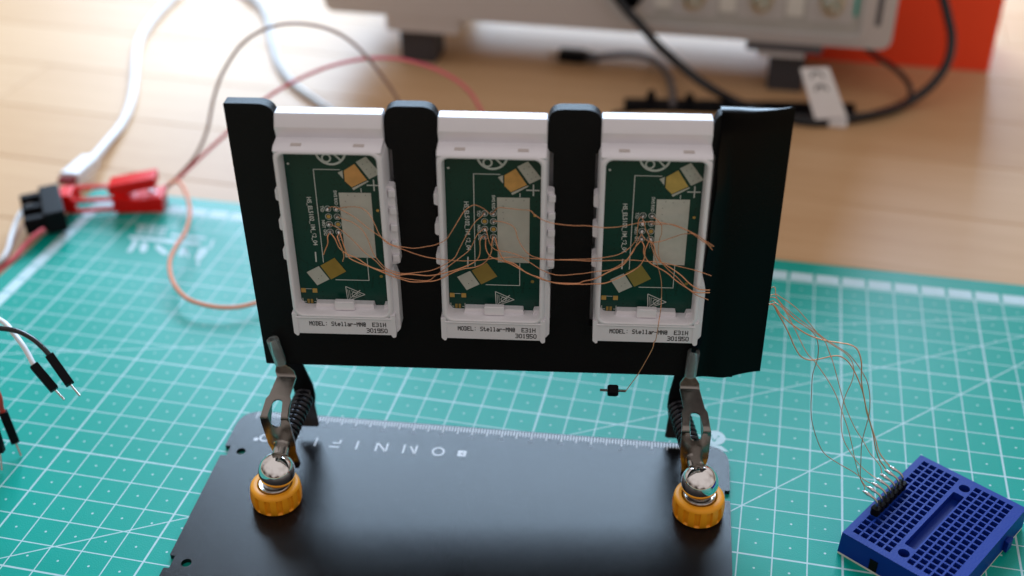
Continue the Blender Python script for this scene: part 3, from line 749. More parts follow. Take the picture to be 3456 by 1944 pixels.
    halfb = [(0.0, 0.15), (0.55, 0.15), (0.75, 0.27), (1.0, 0.30), (2.3, 0.34), (2.75, 0.33), (Tb - 0.75, 0.27), (Tb - 0.3, 0.33), (Tb - 0.05, 0.36), (Tb, 0.28)]
    outb = [(h, s_) for s_, h in halfb] + [(-h, s_) for s_, h in reversed(halfb)]
    ext = []; s_ = 0.08
    while s_ < Tb:
        for k in (-0.1, 0.1): ext.append((k, s_))
        s_ += 0.06
    def foldb(x, s_, z):
        c_, nrm = fnb(s_); q = c_ + nrm * z; u = (q[0] + 7.5) / -2.1; xc = xr[0] + (xr[1] - xr[0]) * max(0, min(1, u)) + (xr[2] - xr[1]) * max(0, min(1, (u - 1) / 0.55)); return tuple(L(xc + x, q[0], q[1]))
    mb = MB(); mb.prism(outb, (), -0.03, 0.03, foldb, ext); rj = mb.build('rear_jaw', 'dark_steel', t, 40)
    e0 = s_end + w * 0.0
    mb = MB(); mb.tube([e0 - w * 0.05, e0 + w * 0.22], 0.2, 20, 0); mb.build('rod_end', 'rod_steel', rj, 40, bevel=0.03)
    # clear sleeves on the jaw tips
    a, b_ = L(xs[0], -6.53, -0.55), L(xs[1], -7.48, -0.55)
    def sleeve(a, b_, par):
        w = (b_ - a).normalized(); q = Matrix.Translation(a) @ w.to_track_quat('Z', 'X').to_matrix().to_4x4(); ln = (b_ - a).length
        prof = [(0.17, 0.0), (0.195, 0.01), (0.205, 0.05), (0.205, ln * 0.8), (0.19, ln - 0.03), (0.16, ln), (0.13, ln - 0.01), (0.14, ln * 0.5), (0.10, 0.12), (0.09, 0.01), (0.12, 0.0)]
        mb = MB(); k = len(prof); loops = []
        for r, z in prof + [prof[0]]:
            loops.append([q @ Vector((0.92 * r * math.cos(2 * math.pi * i / 24), 0.92 * r * math.sin(2 * math.pi * i / 24), z)) for i in range(24)])
        mb.loft(loops); return mb.build('sleeve', 'sleeve_clear', par, 60)
    sleeve(a, b_, jaw)
    sleeve(L(xr[0], -6.53, -1.33), L(xr[0], -7.48, -1.33), rj)
    return t
clamp('orange knobbed ball clamp under the left end of the holder', (7.97, -0.92, 0.152), (-1.01, -0.85, -0.68, -0.80, -0.83, -0.75, -0.66), (-0.78, -0.55, -0.52))
clamp('orange knobbed ball clamp under the taped end of the holder', (20.70, 1.26, 0.152), (11.73, 11.69, 11.69, 11.81, 11.84, 11.88, 11.92), (11.64, 11.54, 11.56))

# ================================================================== enamelled copper wires between the labels
c1 = crop(860, 460, 540 / 1118); c2 = crop(1440, 460, 520 / 1046); c3 = crop(1960, 460, 520 / 1046)
def wire_depth(px, py):
    p = pan(px, py, 0.0); best = -1
    for i in range(3):
        u = p.x - i * PITCH
        if 0 < u < WW and -WH < p.y < 0: best = min(u, WW - u, -p.y * 1.5, (p.y + WH) * 1.2)
    if best < 0: return 0.07
    k = min(1.0, best / 0.95); k = k * k * (3 - 2 * k)
    return 0.07 - 0.42 * k
def copper(label, pts, r, start_pad=True, end_pad=True, material='copper', bulge=0.0, seed=0):
    rnd = random.Random(seed); P = []
    n = len(pts)
    for i, (px, py) in enumerate(pts):
        d = wire_depth(px, py) + bulge * math.sin(math.pi * i / (n - 1)) + rnd.uniform(-0.012, 0.012)
        if i == 0 and start_pad or i == n - 1 and end_pad: d = -0.49
        elif (i == 1 and start_pad) or (i == n - 2 and end_pad): d = min(d, -0.40)
        P.append(pan(px, py, d) + Vector((rnd.uniform(-0.012, 0.012), rnd.uniform(-0.012, 0.012), 0)))
    o = thing_wire(P, r, material, PM); tag(o, label, 'wire', 'enamelled copper wires across the labels'); return o
def thing_wire(P, r, material, M=None, n=7, res=6, name='copper_wire'):
    mb = MB(); mb.tube(P, r, n, res); return mb.build(name, material, None, 60, M=M)
def J(*segs):
    out = []
    for c_, pts in segs: out += [c_(a, b_) for a, b_ in pts]
    return out
TH, TK = 0.0118, 0.0185
copper('thin copper wire rising from first label into a hump left of the middle label pads', J((c1, [(512, 505), (545, 492), (620, 520), (700, 570), (800, 645), (880, 705), (960, 755), (1050, 775), (1118, 780)]), (c2, [(0, 748), (60, 735), (130, 700), (180, 630), (220, 560), (260, 505), (310, 468), (350, 472), (395, 500), (430, 525), (453, 520)])), TH, seed=1)
copper('long thin copper wire crossing the whole middle label to the taped label', J((c1, [(570, 505), (640, 495), (740, 500), (800, 545), (840, 620), (870, 690), (920, 740), (980, 770), (1060, 800), (1110, 815)]), (c2, [(10, 822), (140, 838), (250, 847), (350, 843), (450, 832), (560, 822), (640, 822), (740, 833), (850, 840), (1000, 843)]), (c3, [(60, 845), (250, 840), (350, 842), (450, 850), (560, 860), (660, 880), (780, 912), (885, 948)])), TH, True, False, bulge=0.05, seed=2)
copper('thin copper wire from the first label to the top left pad of the middle label', J((c1, [(578, 562), (620, 578), (680, 600), (740, 645), (780, 700), (805, 765), (830, 825), (880, 890), (930, 930), (1000, 955), (1060, 958)]), (c2, [(0, 918), (60, 900), (130, 865), (190, 825), (220, 770), (250, 705), (290, 640), (330, 585), (370, 545), (392, 520)])), TH, seed=3)
copper('thin copper wire joining the third left pads of first and middle labels', J((c1, [(525, 612), (560, 628), (620, 670), (700, 740), (770, 810), (840, 870), (900, 925), (960, 960), (1040, 992)]), (c2, [(0, 978), (60, 950), (130, 895), (220, 830), (290, 770), (330, 690), (350, 655), (393, 622)])), TH, seed=4)
copper('thick copper wire between the lowest left pads of first and middle labels', J((c1, [(525, 672), (560, 720), (590, 780), (640, 820), (720, 855), (800, 905), (870, 935), (930, 945), (1010, 965), (1090, 962)]), (c2, [(0, 945), (80, 938), (160, 918), (240, 890), (320, 855), (355, 820), (362, 770), (360, 710), (375, 685), (388, 675)])), TK, seed=5)
copper('thick copper wire between the lowest right pads of first and middle labels', J((c1, [(592, 672), (610, 715), (630, 790), (660, 850), (730, 885), (800, 910), (880, 945), (950, 975), (1040, 1005), (1100, 1016)]), (c2, [(0, 988), (80, 975), (180, 925), (250, 900), (330, 885), (400, 850), (440, 790), (445, 730), (450, 690), (453, 678)])), TK, seed=6)
copper('short thick copper tail hanging below the left pads of the first label', J((c1, [(520, 680), (508, 705), (510, 745), (495, 790), (478, 825)])), TK, True, False, seed=7)
copper('short thick copper tail hanging below the right pads of the first label', J((c1, [(585, 680), (580, 705), (600, 760), (622, 830), (612, 872)])), TK, True, False, seed=8)
copper('thin copper wire from the top right pad of the middle label over its white patch', J((c2, [(453, 518), (490, 485), (560, 490), (640, 498), (700, 505), (740, 535), (790, 570), (850, 590), (930, 602), (1020, 605)]), (c3, [(40, 606), (150, 622), (250, 615), (350, 597), (430, 583), (500, 583), (580, 590), (660, 612), (740, 650), (820, 705), (890, 750)])), TH, True, False, bulge=0.05, seed=9)
copper('thin copper wire from the second right pad of the middle label to the taped label', J((c2, [(455, 575), (520, 585), (580, 605), (605, 640), (620, 690), (650, 750), (700, 805), (770, 830), (850, 838), (1000, 834)]), (c3, [(20, 834), (100, 830), (180, 820), (260, 800), (330, 760), (375, 700), (388, 620), (395, 560), (415, 545)])), TH, seed=10)
copper('thin copper wire from the third left pad of the middle label to the taped label', J((c2, [(400, 625), (415, 680), (430, 730), (470, 770), (540, 785), (620, 810), (700, 855), (780, 905), (860, 935), (930, 945), (1020, 935)]), (c3, [(20, 930), (100, 920), (200, 905), (290, 860), (350, 790), (380, 720), (412, 655)])), TH, seed=11)
copper('thick copper wire between the lowest left pads of middle and taped labels', J((c2, [(400, 685), (405, 760), (430, 815), (490, 840), (560, 860), (640, 905), (720, 945), (800, 975), (870, 993), (950, 1000), (1030, 996)]), (c3, [(20, 982), (100, 965), (200, 915), (290, 870), (340, 800), (370, 750), (405, 712)])), TK, seed=12)
copper('thick copper wire between the lowest right pads of middle and taped labels', J((c2, [(465, 690), (480, 740), (500, 800), (530, 840), (600, 870), (680, 925), (760, 960), (840, 990), (930, 1002), (1030, 1005)]), (c3, [(20, 1004), (80, 1000), (160, 1000), (250, 965), (340, 920), (400, 880), (430, 830), (440, 770), (470, 700)])), TK, seed=13)
copper('thin copper wire looping over the white patch of the taped label', J((c3, [(482, 545), (520, 565), (545, 600), (550, 660), (535, 710), (528, 780), (545, 845), (590, 900), (660, 960), (720, 1030), (790, 1080), (865, 1108)])), TH, True, False, seed=14)
copper('thin copper wire arching highest across the taped label to the tape', J((c3, [(480, 595), (540, 595), (620, 600), (700, 625), (780, 665), (850, 715), (905, 750)])), TH, True, False, bulge=0.06, seed=15)
copper('thin copper wire sagging then rising to the tape edge of the taped label', J((c3, [(412, 655), (430, 690), (470, 715), (540, 712), (620, 690), (700, 665), (770, 662), (830, 700), (895, 770)])), TH, True, False, seed=16)
copper('thick copper wire from the lowest left pad of the taped label to the tape', J((c3, [(412, 715), (428, 745), (430, 790), (450, 840), (500, 880), (580, 925), (650, 985), (720, 1030), (780, 1060), (875, 1060)])), TK, True, False, seed=17)
copper('thick copper wire from the lowest right pad of the taped label to the tape', J((c3, [(475, 712), (498, 745), (510, 800), (545, 855), (600, 890), (680, 940), (740, 1000), (800, 1040), (878, 1042)])), TK, True, False, seed=18)

# single header pin dangling from the taped label
c7 = crop(1900, 1150, 600 / 2484)
pts = J((c3, [(415, 548), (430, 590), (440, 630), (460, 670), (480, 740), (500, 810), (530, 905), (548, 1000), (545, 1150), (530, 1260), (510, 1380)]), (c7, [(1275, 10), (1250, 110), (1165, 270), (1045, 475), (960, 590), (880, 700)]))
P = []
for i, (px, py) in enumerate(pts):
    d = -0.49 if i == 0 else (wire_depth(px, py) if i < 9 else (0.12 if i < 12 else 0.16))
    P.append(pan(px, py, d))
tag(thing_wire(P, 0.0125, 'copper', PM), 'thin copper wire hanging below the taped label down to a loose pin', 'wire', 'enamelled copper wires across the labels')
pa, pb = pan(*c7(515, 688), 0.18), pan(*c7(880, 702), 0.15)
hp = thing('header_pin', 'single black header pin dangling on a thin copper wire under the holder', 'header pin', PM)
ax = (pb - pa).normalized(); mid = pa + (pb - pa) * 0.5
q = ax.to_track_quat('X', 'Z').to_matrix().to_4x4()
mb = MB(); mb.box((0, 0, 0), ((pb - pa).length, 0.06, 0.06), Matrix.Translation(mid) @ q); mb.build('pin', 'pin_steel', hp, 0, bevel=0.01)
mb = MB(); oc = circle(0, 0, 1, 8); bx = 0.13
oc = [(a * 1.25, b_ * 1.1) for a, b_ in [(-0.13, -0.07), (-0.08, -0.13), (0.08, -0.13), (0.13, -0.07), (0.13, 0.07), (0.08, 0.13), (-0.08, 0.13), (-0.13, 0.07)]]
mb.prism(oc, (), -0.135, 0.135, lambda a, b_, z: tuple(Matrix.Translation(mid) @ q @ Matrix.Rotation(0.5, 4, 'X') @ Vector((a, b_, z)))); mb.build('pin_housing', 'plastic_black', hp, 0, bevel=0.012)

# ================================================================== blue breadboard
BYAW = math.degrees(math.atan2(3.9, 2.4)); BH = 0.85
bb = thing('breadboard', 'small blue solderless breadboard lying at an angle on the mat', 'breadboard', frame((24.88, 0.60, 0), BYAW))
BL_, BW_ = 4.58, 3.40
def bp(x, y, z): return (x, -y, z)           # y runs to the right of the long edge
out = [(0, 0), (BL_, 0), (BL_, BW_), (0, BW_)]
hx0, hy0, pit, hs = 0.325, 0.295, 0.2475, 0.096
cols = [hy0 + pit * i for i in range(5)] + [hy0 + 0.72 + pit * (4 + i) for i in range(5)]
sq = [[(hx0 + pit * r_ - hs, c_ - hs), (hx0 + pit * r_ + hs, c_ - hs), (hx0 + pit * r_ + hs, c_ + hs), (hx0 + pit * r_ - hs, c_ + hs)] for r_ in range(17) for c_ in cols]
tr_ = rrect(0.82, 1.51, 3.76, 1.86, 0.05, 3); mh = [circle(0.48, 1.685, 0.165, 28), circle(4.10, 1.685, 0.165, 28)]
mb = MB()
v, t_ = triangulate(out, sq + [tr_] + mh)
mb.add([bp(a, c_, BH) for a, c_ in v], t_)
def pit_walls(loop, depth, floor=True, shrink=1.0):
    cx = sum(p[0] for p in loop) / len(loop); cyy = sum(p[1] for p in loop) / len(loop); n = len(loop)
    lo = [(cx + (p[0] - cx) * shrink, cyy + (p[1] - cyy) * shrink) for p in loop]
    k = [bp(*p, BH) for p in loop] + [bp(*p, BH - depth) for p in lo]
    mb.add(k, [(i, (i + 1) % n, n + (i + 1) % n, n + i) for i in range(n)] + ([[n + i for i in range(n)]] if floor else []))
for s_ in sq: pit_walls(s_, 0.55, True, 0.62)
pit_walls(tr_, 0.28)
for h in mh: pit_walls(h, 0.7)
# outer walls, slightly drafted, with the joining dovetails along the short sides
lo = [(-0.03, -0.03), (BL_ + 0.03, -0.03), (BL_ + 0.03, BW_ + 0.03), (-0.03, BW_ + 0.03)]
mb.add([bp(*p, BH) for p in out] + [bp(*p, 0.09) for p in lo], [(i, (i + 1) % 4, 4 + (i + 1) % 4, 4 + i) for i in range(4)])
mb.build('board_body', 'bread_blue', bb, 0)
mb = MB(); mb.prism([(p[0], -p[1]) for p in lo], (), 0.003, 0.088); mb.build('foam_backing', 'foam_white', bb, 0, bevel=0.02)
for xx_ in (1.0, 3.4):
    mb = MB(); mb.prism([(xx_ - 0.12, -BW_ - 0.02), (xx_ + 0.12, -BW_ - 0.02), (xx_ + 0.17, -BW_ - 0.16), (xx_ - 0.17, -BW_ - 0.16)], (), 0.1, 0.5); mb.build('joining_lug', 'bread_blue', bb, 0, bevel=0.02)
for yy_ in (1.1, 2.5):
    mb = MB(); mb.box((-0.02, -yy_, 0.30), (0.035, 0.25, 0.40)); mb.build('groove_shade', 'plastic_black', bb, 0)  # black block painted as the shade of an uncut groove

for r_ in range(17):
    for g_ in (0, 1):
        ya, yb = cols[5 * g_] - 0.06, cols[5 * g_ + 4] + 0.06
        mb = MB(); mb.box((hx0 + pit * r_ + 0.02, -(ya + yb) / 2, BH - 0.46), (0.05, yb - ya, 0.16)); mb.build('contact_strip', 'pin_steel', bb, 0)
# pin header with seven bent pins
hd = thing('pin_header', 'black seven pin header with bent soldered pins plugged into the breadboard', 'pin header', frame((24.88, 0.60, 0), BYAW))
tips = []; BM = frame((24.88, 0.60, 0), BYAW)
for k in range(7):
    xk = hx0 + pit * (4 + k); yk = -hy0
    mb = MB(); oc = [(xk - 0.122, yk - 0.07), (xk - 0.085, yk - 0.125), (xk + 0.085, yk - 0.125), (xk + 0.122, yk - 0.07), (xk + 0.122, yk + 0.07), (xk + 0.085, yk + 0.125), (xk - 0.085, yk + 0.125), (xk - 0.122, yk + 0.07)]
    mb.prism(oc, (), BH + 0.003, BH + 0.25); mb.build('pin_housing', 'plastic_black', hd, 0, bevel=0.012)
    mb = MB(); mb.tube([(xk, yk, BH + 0.15), (xk, yk, BH + 0.36), (xk - 0.005, yk + 0.03, BH + 0.46), (xk - 0.01, yk + 0.10, BH + 0.53), (xk - 0.012, yk + 0.22, BH + 0.56), (xk - 0.015, yk + 0.46, BH + 0.58)], 0.036, 8, 5); pin = mb.build('pin', 'pin_steel', hd, 60)
    mb = MB(); tj = random.uniform(-0.02, 0.02); mb.tube([(xk - 0.012, yk + 0.20, BH + 0.565), (xk - 0.013, yk + 0.30, BH + 0.575), (xk - 0.015 + tj, yk + 0.42, BH + 0.59), (xk - 0.015, yk + 0.50, BH + 0.585)], 0.052, 8, 4, taper=lambda q_: 0.5 + 0.6 * math.sin(math.pi * min(1, q_ * 1.05 + 0.05)) + 0.08 * math.sin(q_ * 19)); mb.build('solder', 'solder', pin, 60)
    p = BM @ (Vector((xk - 0.015, yk + 0.44, BH + 0.605)) * S); tips.append(p / S)

# wires from under the tape to the header (k = 0 is the pin nearest the camera corner)
c6 = crop(2500, 900, 956 / 1732)
XW = [  # pin index counted from the near end, radius, points, label
 (4, TH, 'thin copper wire leaving the tape highest, ending third from the far end', [(195, 125), (215, 180), (240, 222), (290, 290), (370, 350), (450, 400), (510, 450), (540, 520), (565, 590), (590, 680), (620, 790), (650, 880), (700, 990), (745, 1060), (790, 1140), (850, 1215)]),
 (3, TH, 'thin copper wire with an S bend ending on the fourth header pin', [(190, 172), (250, 190), (330, 245), (400, 320), (460, 395), (510, 445), (580, 490), (640, 530), (675, 570), (692, 630), (680, 700), (640, 790), (618, 880), (615, 980), (630, 1060), (680, 1150), (735, 1220), (800, 1275)]),
 (0, TH, 'thin copper wire swinging furthest right then to the nearest header pin', [(190, 187), (270, 250), (370, 330), (450, 390), (520, 445), (600, 495), (670, 545), (740, 640), (775, 710), (790, 800), (785, 900), (765, 980), (740, 1080), (735, 1180), (732, 1290), (755, 1345)]),
 (1, TH, 'thin copper wire running straightest down to the second nearest header pin', [(180, 215), (210, 220), (270, 270), (330, 380), (400, 520), (460, 590), (530, 690), (580, 780), (620, 890), (655, 990), (680, 1090), (700, 1190), (725, 1280), (758, 1335)]),
 (2, TH, 'thin copper wire bowing furthest left before the third nearest header pin', [(178, 230), (250, 245), (330, 320), (440, 400), (472, 470), (470, 560), (440, 660), (433, 770), (430, 880), (440, 970), (480, 1090), (520, 1150), (600, 1205), (680, 1250), (730, 1285), (780, 1318)]),
 (6, TK, 'thick copper wire with a low double bend ending on the farthest header pin', [(176, 232), (230, 290), (290, 400), (330, 490), (370, 550), (430, 572), (500, 560), (590, 545), (650, 575), (695, 640), (730, 720), (755, 800), (770, 890), (800, 980), (825, 1060), (845, 1130), (885, 1190)]),
 (5, TK, 'thick copper wire with a high shoulder ending on the second farthest header pin', [(176, 230), (250, 300), (330, 365), (420, 420), (510, 450), (600, 465), (670, 478), (715, 510), (738, 590), (738, 700), (757, 820), (782, 920), (808, 1020), (822, 1100), (848, 1180), (880, 1225)])]
for k, (pin_i, r_, lab, pts) in enumerate(XW):
    tip = tips[pin_i]; n = len(pts); P = [PO + PX * 13.2 + PY * (-5.0 - 0.12 * k) + PN * (-0.76)]
    y0 = 4.05
    for i, (a, c_) in enumerate(pts):
        u = i / n; yv = y0 + (tip.y - y0) * u + 0.5 * math.sin(math.pi * u) * math.sin(k * 1.7)
        P.append(aty(*c6(a, c_), yv))
    P.append(tip + Vector((0.0, 0.0, 0.0)))
    mb = MB(); mb.tube(P, r_, 7, 6); o = mb.build('copper_wire', 'copper_dark' if k in (2, 4) else 'copper', None, 60)
    tag(o, lab, 'wire', 'copper wires from the tape to the breadboard')

# ================================================================== jumper leads at the left edge
c5 = crop(0, 1050, 320 / 773)
def jumper(label, wmat, wire_px, top_px, bot_px, tip_px, zt, zb, ztip, roll=0.3):
    A, Bt, T_ = atz(*c5(*top_px), zt), atz(*c5(*bot_px), zb), atz(*c5(*tip_px), ztip)
    t = thing('jumper_lead', label, 'jumper lead', Matrix.Translation(T_ * S)); o = T_
    ax = (Bt - A).normalized(); q = Matrix.Translation(A - o) @ ax.to_track_quat('Z', 'Y').to_matrix().to_4x4() @ Matrix.Rotation(roll, 4, 'Z'); ln = (Bt - A).length
    mb = MB(); hole = [(-0.035, -0.06), (0.035, -0.06), (0.035, 0.06), (-0.035, 0.06)]
    mb.box((0, 0, ln / 2), (0.27, 0.27, ln), q); hs_ = mb.build('housing', 'plastic_black', t, 0, bevel=0.02)
    mb = MB(); mb.box((0, 0.128, ln * 0.62), (0.07, 0.012, 0.16), q); mb.build('contact_window', 'pin_steel', hs_, 0)
    mb = MB(); mb.box((0.128, 0, ln * 0.62), (0.012, 0.07, 0.16), q); mb.build('contact_window', 'pin_steel', hs_, 0)
    mb = MB(); mb.tube([Bt - o - ax * 0.1, T_ - o], 0.035, 8, 0); mb.build('pin', 'pin_steel', t, 60)
    W = [A - o + ax * 0.12]
    for (px, py, z_) in wire_px: W.append(atz(*c5(px, py), z_) - o)
    mb = MB(); mb.tube(W, 0.082, 12, 6); mb.build('insulated_wire', wmat, t, 60)
    return t
jumper('white jumper lead with a black plug lying above the mat', 'cable_white', [(268, 425, 3.95), (235, 360, 4.1), (180, 270, 4.3), (110, 180, 4.4), (30, 90, 4.4), (-120, 20, 4.2), (-400, -60, 3.8)], (275, 440), (445, 640), (525, 722), 3.9, 3.3, 3.1)
jumper('black jumper lead with a black plug beside the white one', 'cable_black', [(395, 350, 4.25), (350, 300, 4.4), (270, 230, 4.6), (160, 170, 4.7), (40, 145, 4.7), (-120, 140, 4.6), (-400, 180, 4.3)], (405, 362), (570, 595), (652, 690), 4.2, 3.6, 3.4)
jumper('red jumper lead with a black plug at the left picture edge', 'wire_red', [(12, 790, 1.75), (-5, 700, 2.2), (-60, 600, 2.5), (-200, 500, 2.6)], (25, 822), (125, 1068), (172, 1180), 1.6, 0.45, 0.05)
jumper('dark jumper lead mostly outside the frame, in front of the red one', 'cable_black', [(-85, 860, 1.75), (-110, 750, 2.2), (-200, 650, 2.5)], (-70, 900), (5, 1150), (15, 1298), 1.6, 0.55, 0.08)

# ================================================================== red test clip with its plug and leads
cr = crop(0, 500, 640 / 2108); cf = crop(0, 0, 3456 / 2576)
A = atz(*cr(668, 748), 0.1); Bq = atz(*cr(1822, 692), 0.05); yaw = math.degrees(math.atan2(Bq.y - A.y, Bq.x - A.x)); LN = (Bq - A).to_2d().length
clip = thing('test_clip', 'red plastic spring test clip with splayed handles on the mat corner', 'test clip', frame((A.x, A.y, 0), yaw)); k_ = LN / 4.6
mb = MB(); mb.box((0.33 * k_, 0.5, 0.62), (0.62 * k_, 1.0, 0.86)); mb.build('jaw_block', 'clip_red', clip, 0, bevel=0.06)
for y0, zt in ((0.0, 0.82), (0.9, 0.98)):
    mb = MB(); mb.prism(fillet([(0.5 * k_, 0.16), (2.7 * k_, 0.16), (2.7 * k_, zt), (0.5 * k_, zt)], 0.05), [rrect(0.78 * k_, 0.29, 2.42 * k_, zt - 0.15, 0.1)], y0, y0 + 0.14, lambda a, b_, z: (a, z, b_)); mb.build('side_plate', 'clip_red', clip, 40, bevel=0.02)
mb = MB(); mb.prism(fillet([(2.45 * k_, 0.12), (4.6 * k_, 0.0), (4.66 * k_, 0.72), (3.4 * k_, 0.62), (2.5 * k_, 0.95)], 0.06), (), -0.06, 1.05, lambda a, b_, z: (a, z, b_)); mb.build('lower_handle', 'clip_red', clip, 40, bevel=0.05)
mb = MB(); mb.prism(fillet([(2.3 * k_, 0.95), (2.6 * k_, 0.80), (4.45 * k_, 1.20), (4.42 * k_, 1.62), (2.3 * k_, 1.32)], 0.06), (), 0.1, 1.0, lambda a, b_, z: (a, z, b_)); mb.build('upper_handle', 'clip_red', clip, 40, bevel=0.05)
mb = MB(); mb.tube([(2.62 * k_, -0.12, 0.62), (2.62 * k_, 1.1, 0.62)], 0.17, 20, 0); mb.build('pivot_pin', 'clip_red', clip, 40, bevel=0.03)
mb = MB(); pts = [(3.6 * k_ + 0.02 * math.cos(a * 0.9), 0.5 + 0.16 * math.cos(a), 0.62 + 0.05 * a / 6.28 + 0.0 * a) for a in [i * 0.4 for i in range(60)]]
pts = [(4.1 * k_ + 0.16 * math.cos(a), 0.5 + 0.16 * math.sin(a), 0.68 + 0.028 * a) for a in [i * 0.45 for i in range(48)]]
mb.tube(pts, 0.03, 6, 0); mb.build('spring', 'rod_steel', clip, 60)
# black plug clamped in the clip
pc = Vector((-8.28, 13.42, 0.0)); pd = Vector((0.59, -0.807, 0)); pw = Vector((-0.807, -0.59, 0))
pyaw = math.degrees(math.atan2(pd.y, pd.x))
plug = thing('wire_plug', 'black three way wire plug held in the jaw of the red clip', 'plug', frame((pc.x, pc.y, 0), pyaw))
mb = MB(); mb.box((0, 0.05, 0.66), (2.7, 0.85, 0.95)); mb.build('plug_body', 'plastic_black', plug, 0, bevel=0.05)
for x0 in (-1.05, 0.0, 1.05):
    mb = MB(); mb.box((x0, -0.75, 0.62), (0.40, 0.9, 0.7)); mb.build('plug_prong', 'plastic_black', plug, 0, bevel=0.05)
mb = MB(); mb.sphere((-1.1, 0.1, 0.98), 0.09, 14); mb.build('plug_rivet', 'chrome', plug, 60)

def cable(name, label, cat, pts, r, material, group=None, n=12, res=8):
    P = []
    for px, py, mode, val in pts:
        P.append(atz(*cf(px, py), val) if mode == 'z' else aty(*cf(px, py), val))
    mb = MB(); mb.tube(P, r, n, res); o = mb.build(name, material, None, 60); tag(o, label, cat, group); return o
def cable_r(name, label, cat, pts, r, material, group=None):
    return cable(name, label, cat, [(px * 640 / 2108 * 2576 / 3456, (500 + py * 640 / 2108) * 2576 / 3456, 'z', z_) for px, py, z_ in pts], r, material, group)
cable_r('lead_wire', 'white insulated wire from the black plug towards the left picture edge', 'wire', [(420, 640, 0.62), (290, 660, 0.6), (200, 780, 0.5), (125, 980, 0.4), (90, 1120, 0.3), (10, 1245, 0.2), (-160, 1340, 0.0)], 0.105, 'cable_white')
cable_r('lead_wire', 'dark insulated wire from the middle of the black plug', 'wire', [(460, 770, 0.62), (310, 800, 0.5), (220, 910, 0.4), (130, 1100, 0.2), (60, 1250, 0.1), (-60, 1330, 0.0)], 0.06, 'wire_brown')
cable_r('lead_wire', 'dull red insulated wire from the near end of the black plug', 'wire', [(490, 900, 0.62), (390, 970, 0.55), (280, 1080, 0.3), (150, 1230, 0.1), (20, 1330, -0.1), (-120, 1420, -0.2)], 0.1, 'wire_pink')
cable('lead_wire', 'brown insulated wire arching high behind the holder', 'wire', [(415, 478, 'y', 16.3), (440, 452, 'y', 16.5), (490, 395, 'y', 17), (520, 330, 'y', 17.3), (537, 250, 'y', 17.6), (562, 180, 'y', 18), (610, 110, 'y', 18.4), (670, 72, 'y', 18.8), (735, 59, 'y', 19.2), (810, 68, 'y', 19.6), (870, 95, 'y', 20), (920, 140, 'y', 20.2), (960, 190, 'y', 20.3), (1000, 250, 'y', 20.4), (1030, 330, 'y', 20.4), (1060, 460, 'y', 20.0), (1080, 640, 'y', 17.5)], 0.07, 'wire_brown')
cable('lead_wire', 'pink red insulated wire arching lower behind the holder', 'wire', [(418, 470, 'y', 16.4), (445, 452, 'y', 16.5), (500, 400, 'y', 17), (560, 345, 'y', 17.6), (620, 290, 'y', 18.2), (680, 240, 'y', 18.8), (750, 200, 'y', 19.5), (820, 170, 'y', 20), (890, 152, 'y', 20.6), (950, 146, 'y', 21), (1020, 151, 'y', 21.5), (1100, 176, 'y', 22), (1165, 215, 'y', 22.3), (1205, 268, 'y', 22.4), (1240, 360, 'y', 22.0), (1280, 520, 'y', 20.5)], 0.078, 'wire_pink')
cable('lead_wire', 'orange insulated wire looping from the clip over the mat behind the holder', 'wire', [(425, 462, 'z', 0.9), (447, 456, 'z', 1.0), (466, 482, 'z', 1.0), (478, 530, 'z', 0.95), (468, 580, 'z', 0.9), (442, 622, 'z', 0.85), (427, 660, 'z', 0.8), (435, 708, 'z', 0.7), (470, 750, 'z', 0.6), (530, 770, 'z', 0.5), (590, 773, 'z', 0.45), (650, 760, 'z', 0.4), (760, 720, 'z', 0.4), (900, 700, 'z', 0.4)], 0.082, 'wire_orange')
# white USB cable ending at the clip
cable('power_cable', 'thick white cable curving over the desk to the red clip', 'cable', [(230, 404, 'z', 0.4), (263, 366, 'z', 0.1), (305, 315, 'z', -0.1), (328, 262, 'z', -0.1), (338, 205, 'z', -0.1), (342, 150, 'z', -0.1), (352, 100, 'z', -0.1), (385, 48, 'z', -0.1), (425, 5, 'z', -0.1), (480, -50, 'z', -0.1)], 0.2, 'cable_white')
p0, p1 = atz(*cf(232, 401), 0.4), atz(*cf(174, 450), 0.6); ax = (p1 - p0).normalized()
wp = thing('white_plug', 'white moulded plug at the end of the thick white cable', 'plug', Matrix.Translation(p0 * S))
q = ax.to_track_quat('Z', 'Y').to_matrix().to_4x4(); ln = (p1 - p0).length
mb = MB(); mb.loft([[q @ Vector((a * sc, b_ * sc2, z_)) for a, b_ in rrect(-0.45, -0.3, 0.45, 0.3, 0.14)] for z_, sc, sc2 in ((-0.25, 0.42, 0.6), (0.0, 0.55, 0.75), (0.18, 0.95, 1.0), (ln, 1.0, 1.0))], True, True); mb.build('plug_shell', 'cable_white', wp, 40)
mb = MB(); mb.box((0, 0, ln + 0.2), (0.72, 0.3, 0.4), q); mb.build('plug_contact', 'plug_red', wp, 0, bevel=0.03)
cable('signal_cable', 'grey cable curving across the desk behind the left prong', 'cable', [(560, -60, 'z', -0.12), (610, -18, 'z', -0.12), (650, 10, 'z', -0.12), (674, 50, 'z', -0.12), (684, 105, 'z', -0.12), (700, 160, 'z', -0.12), (735, 210, 'z', -0.12), (785, 248, 'z', -0.12), (850, 290, 'z', -0.12), (950, 340, 'z', -0.12), (1100, 380, 'z', -0.12)], 0.19, 'cable_grey')

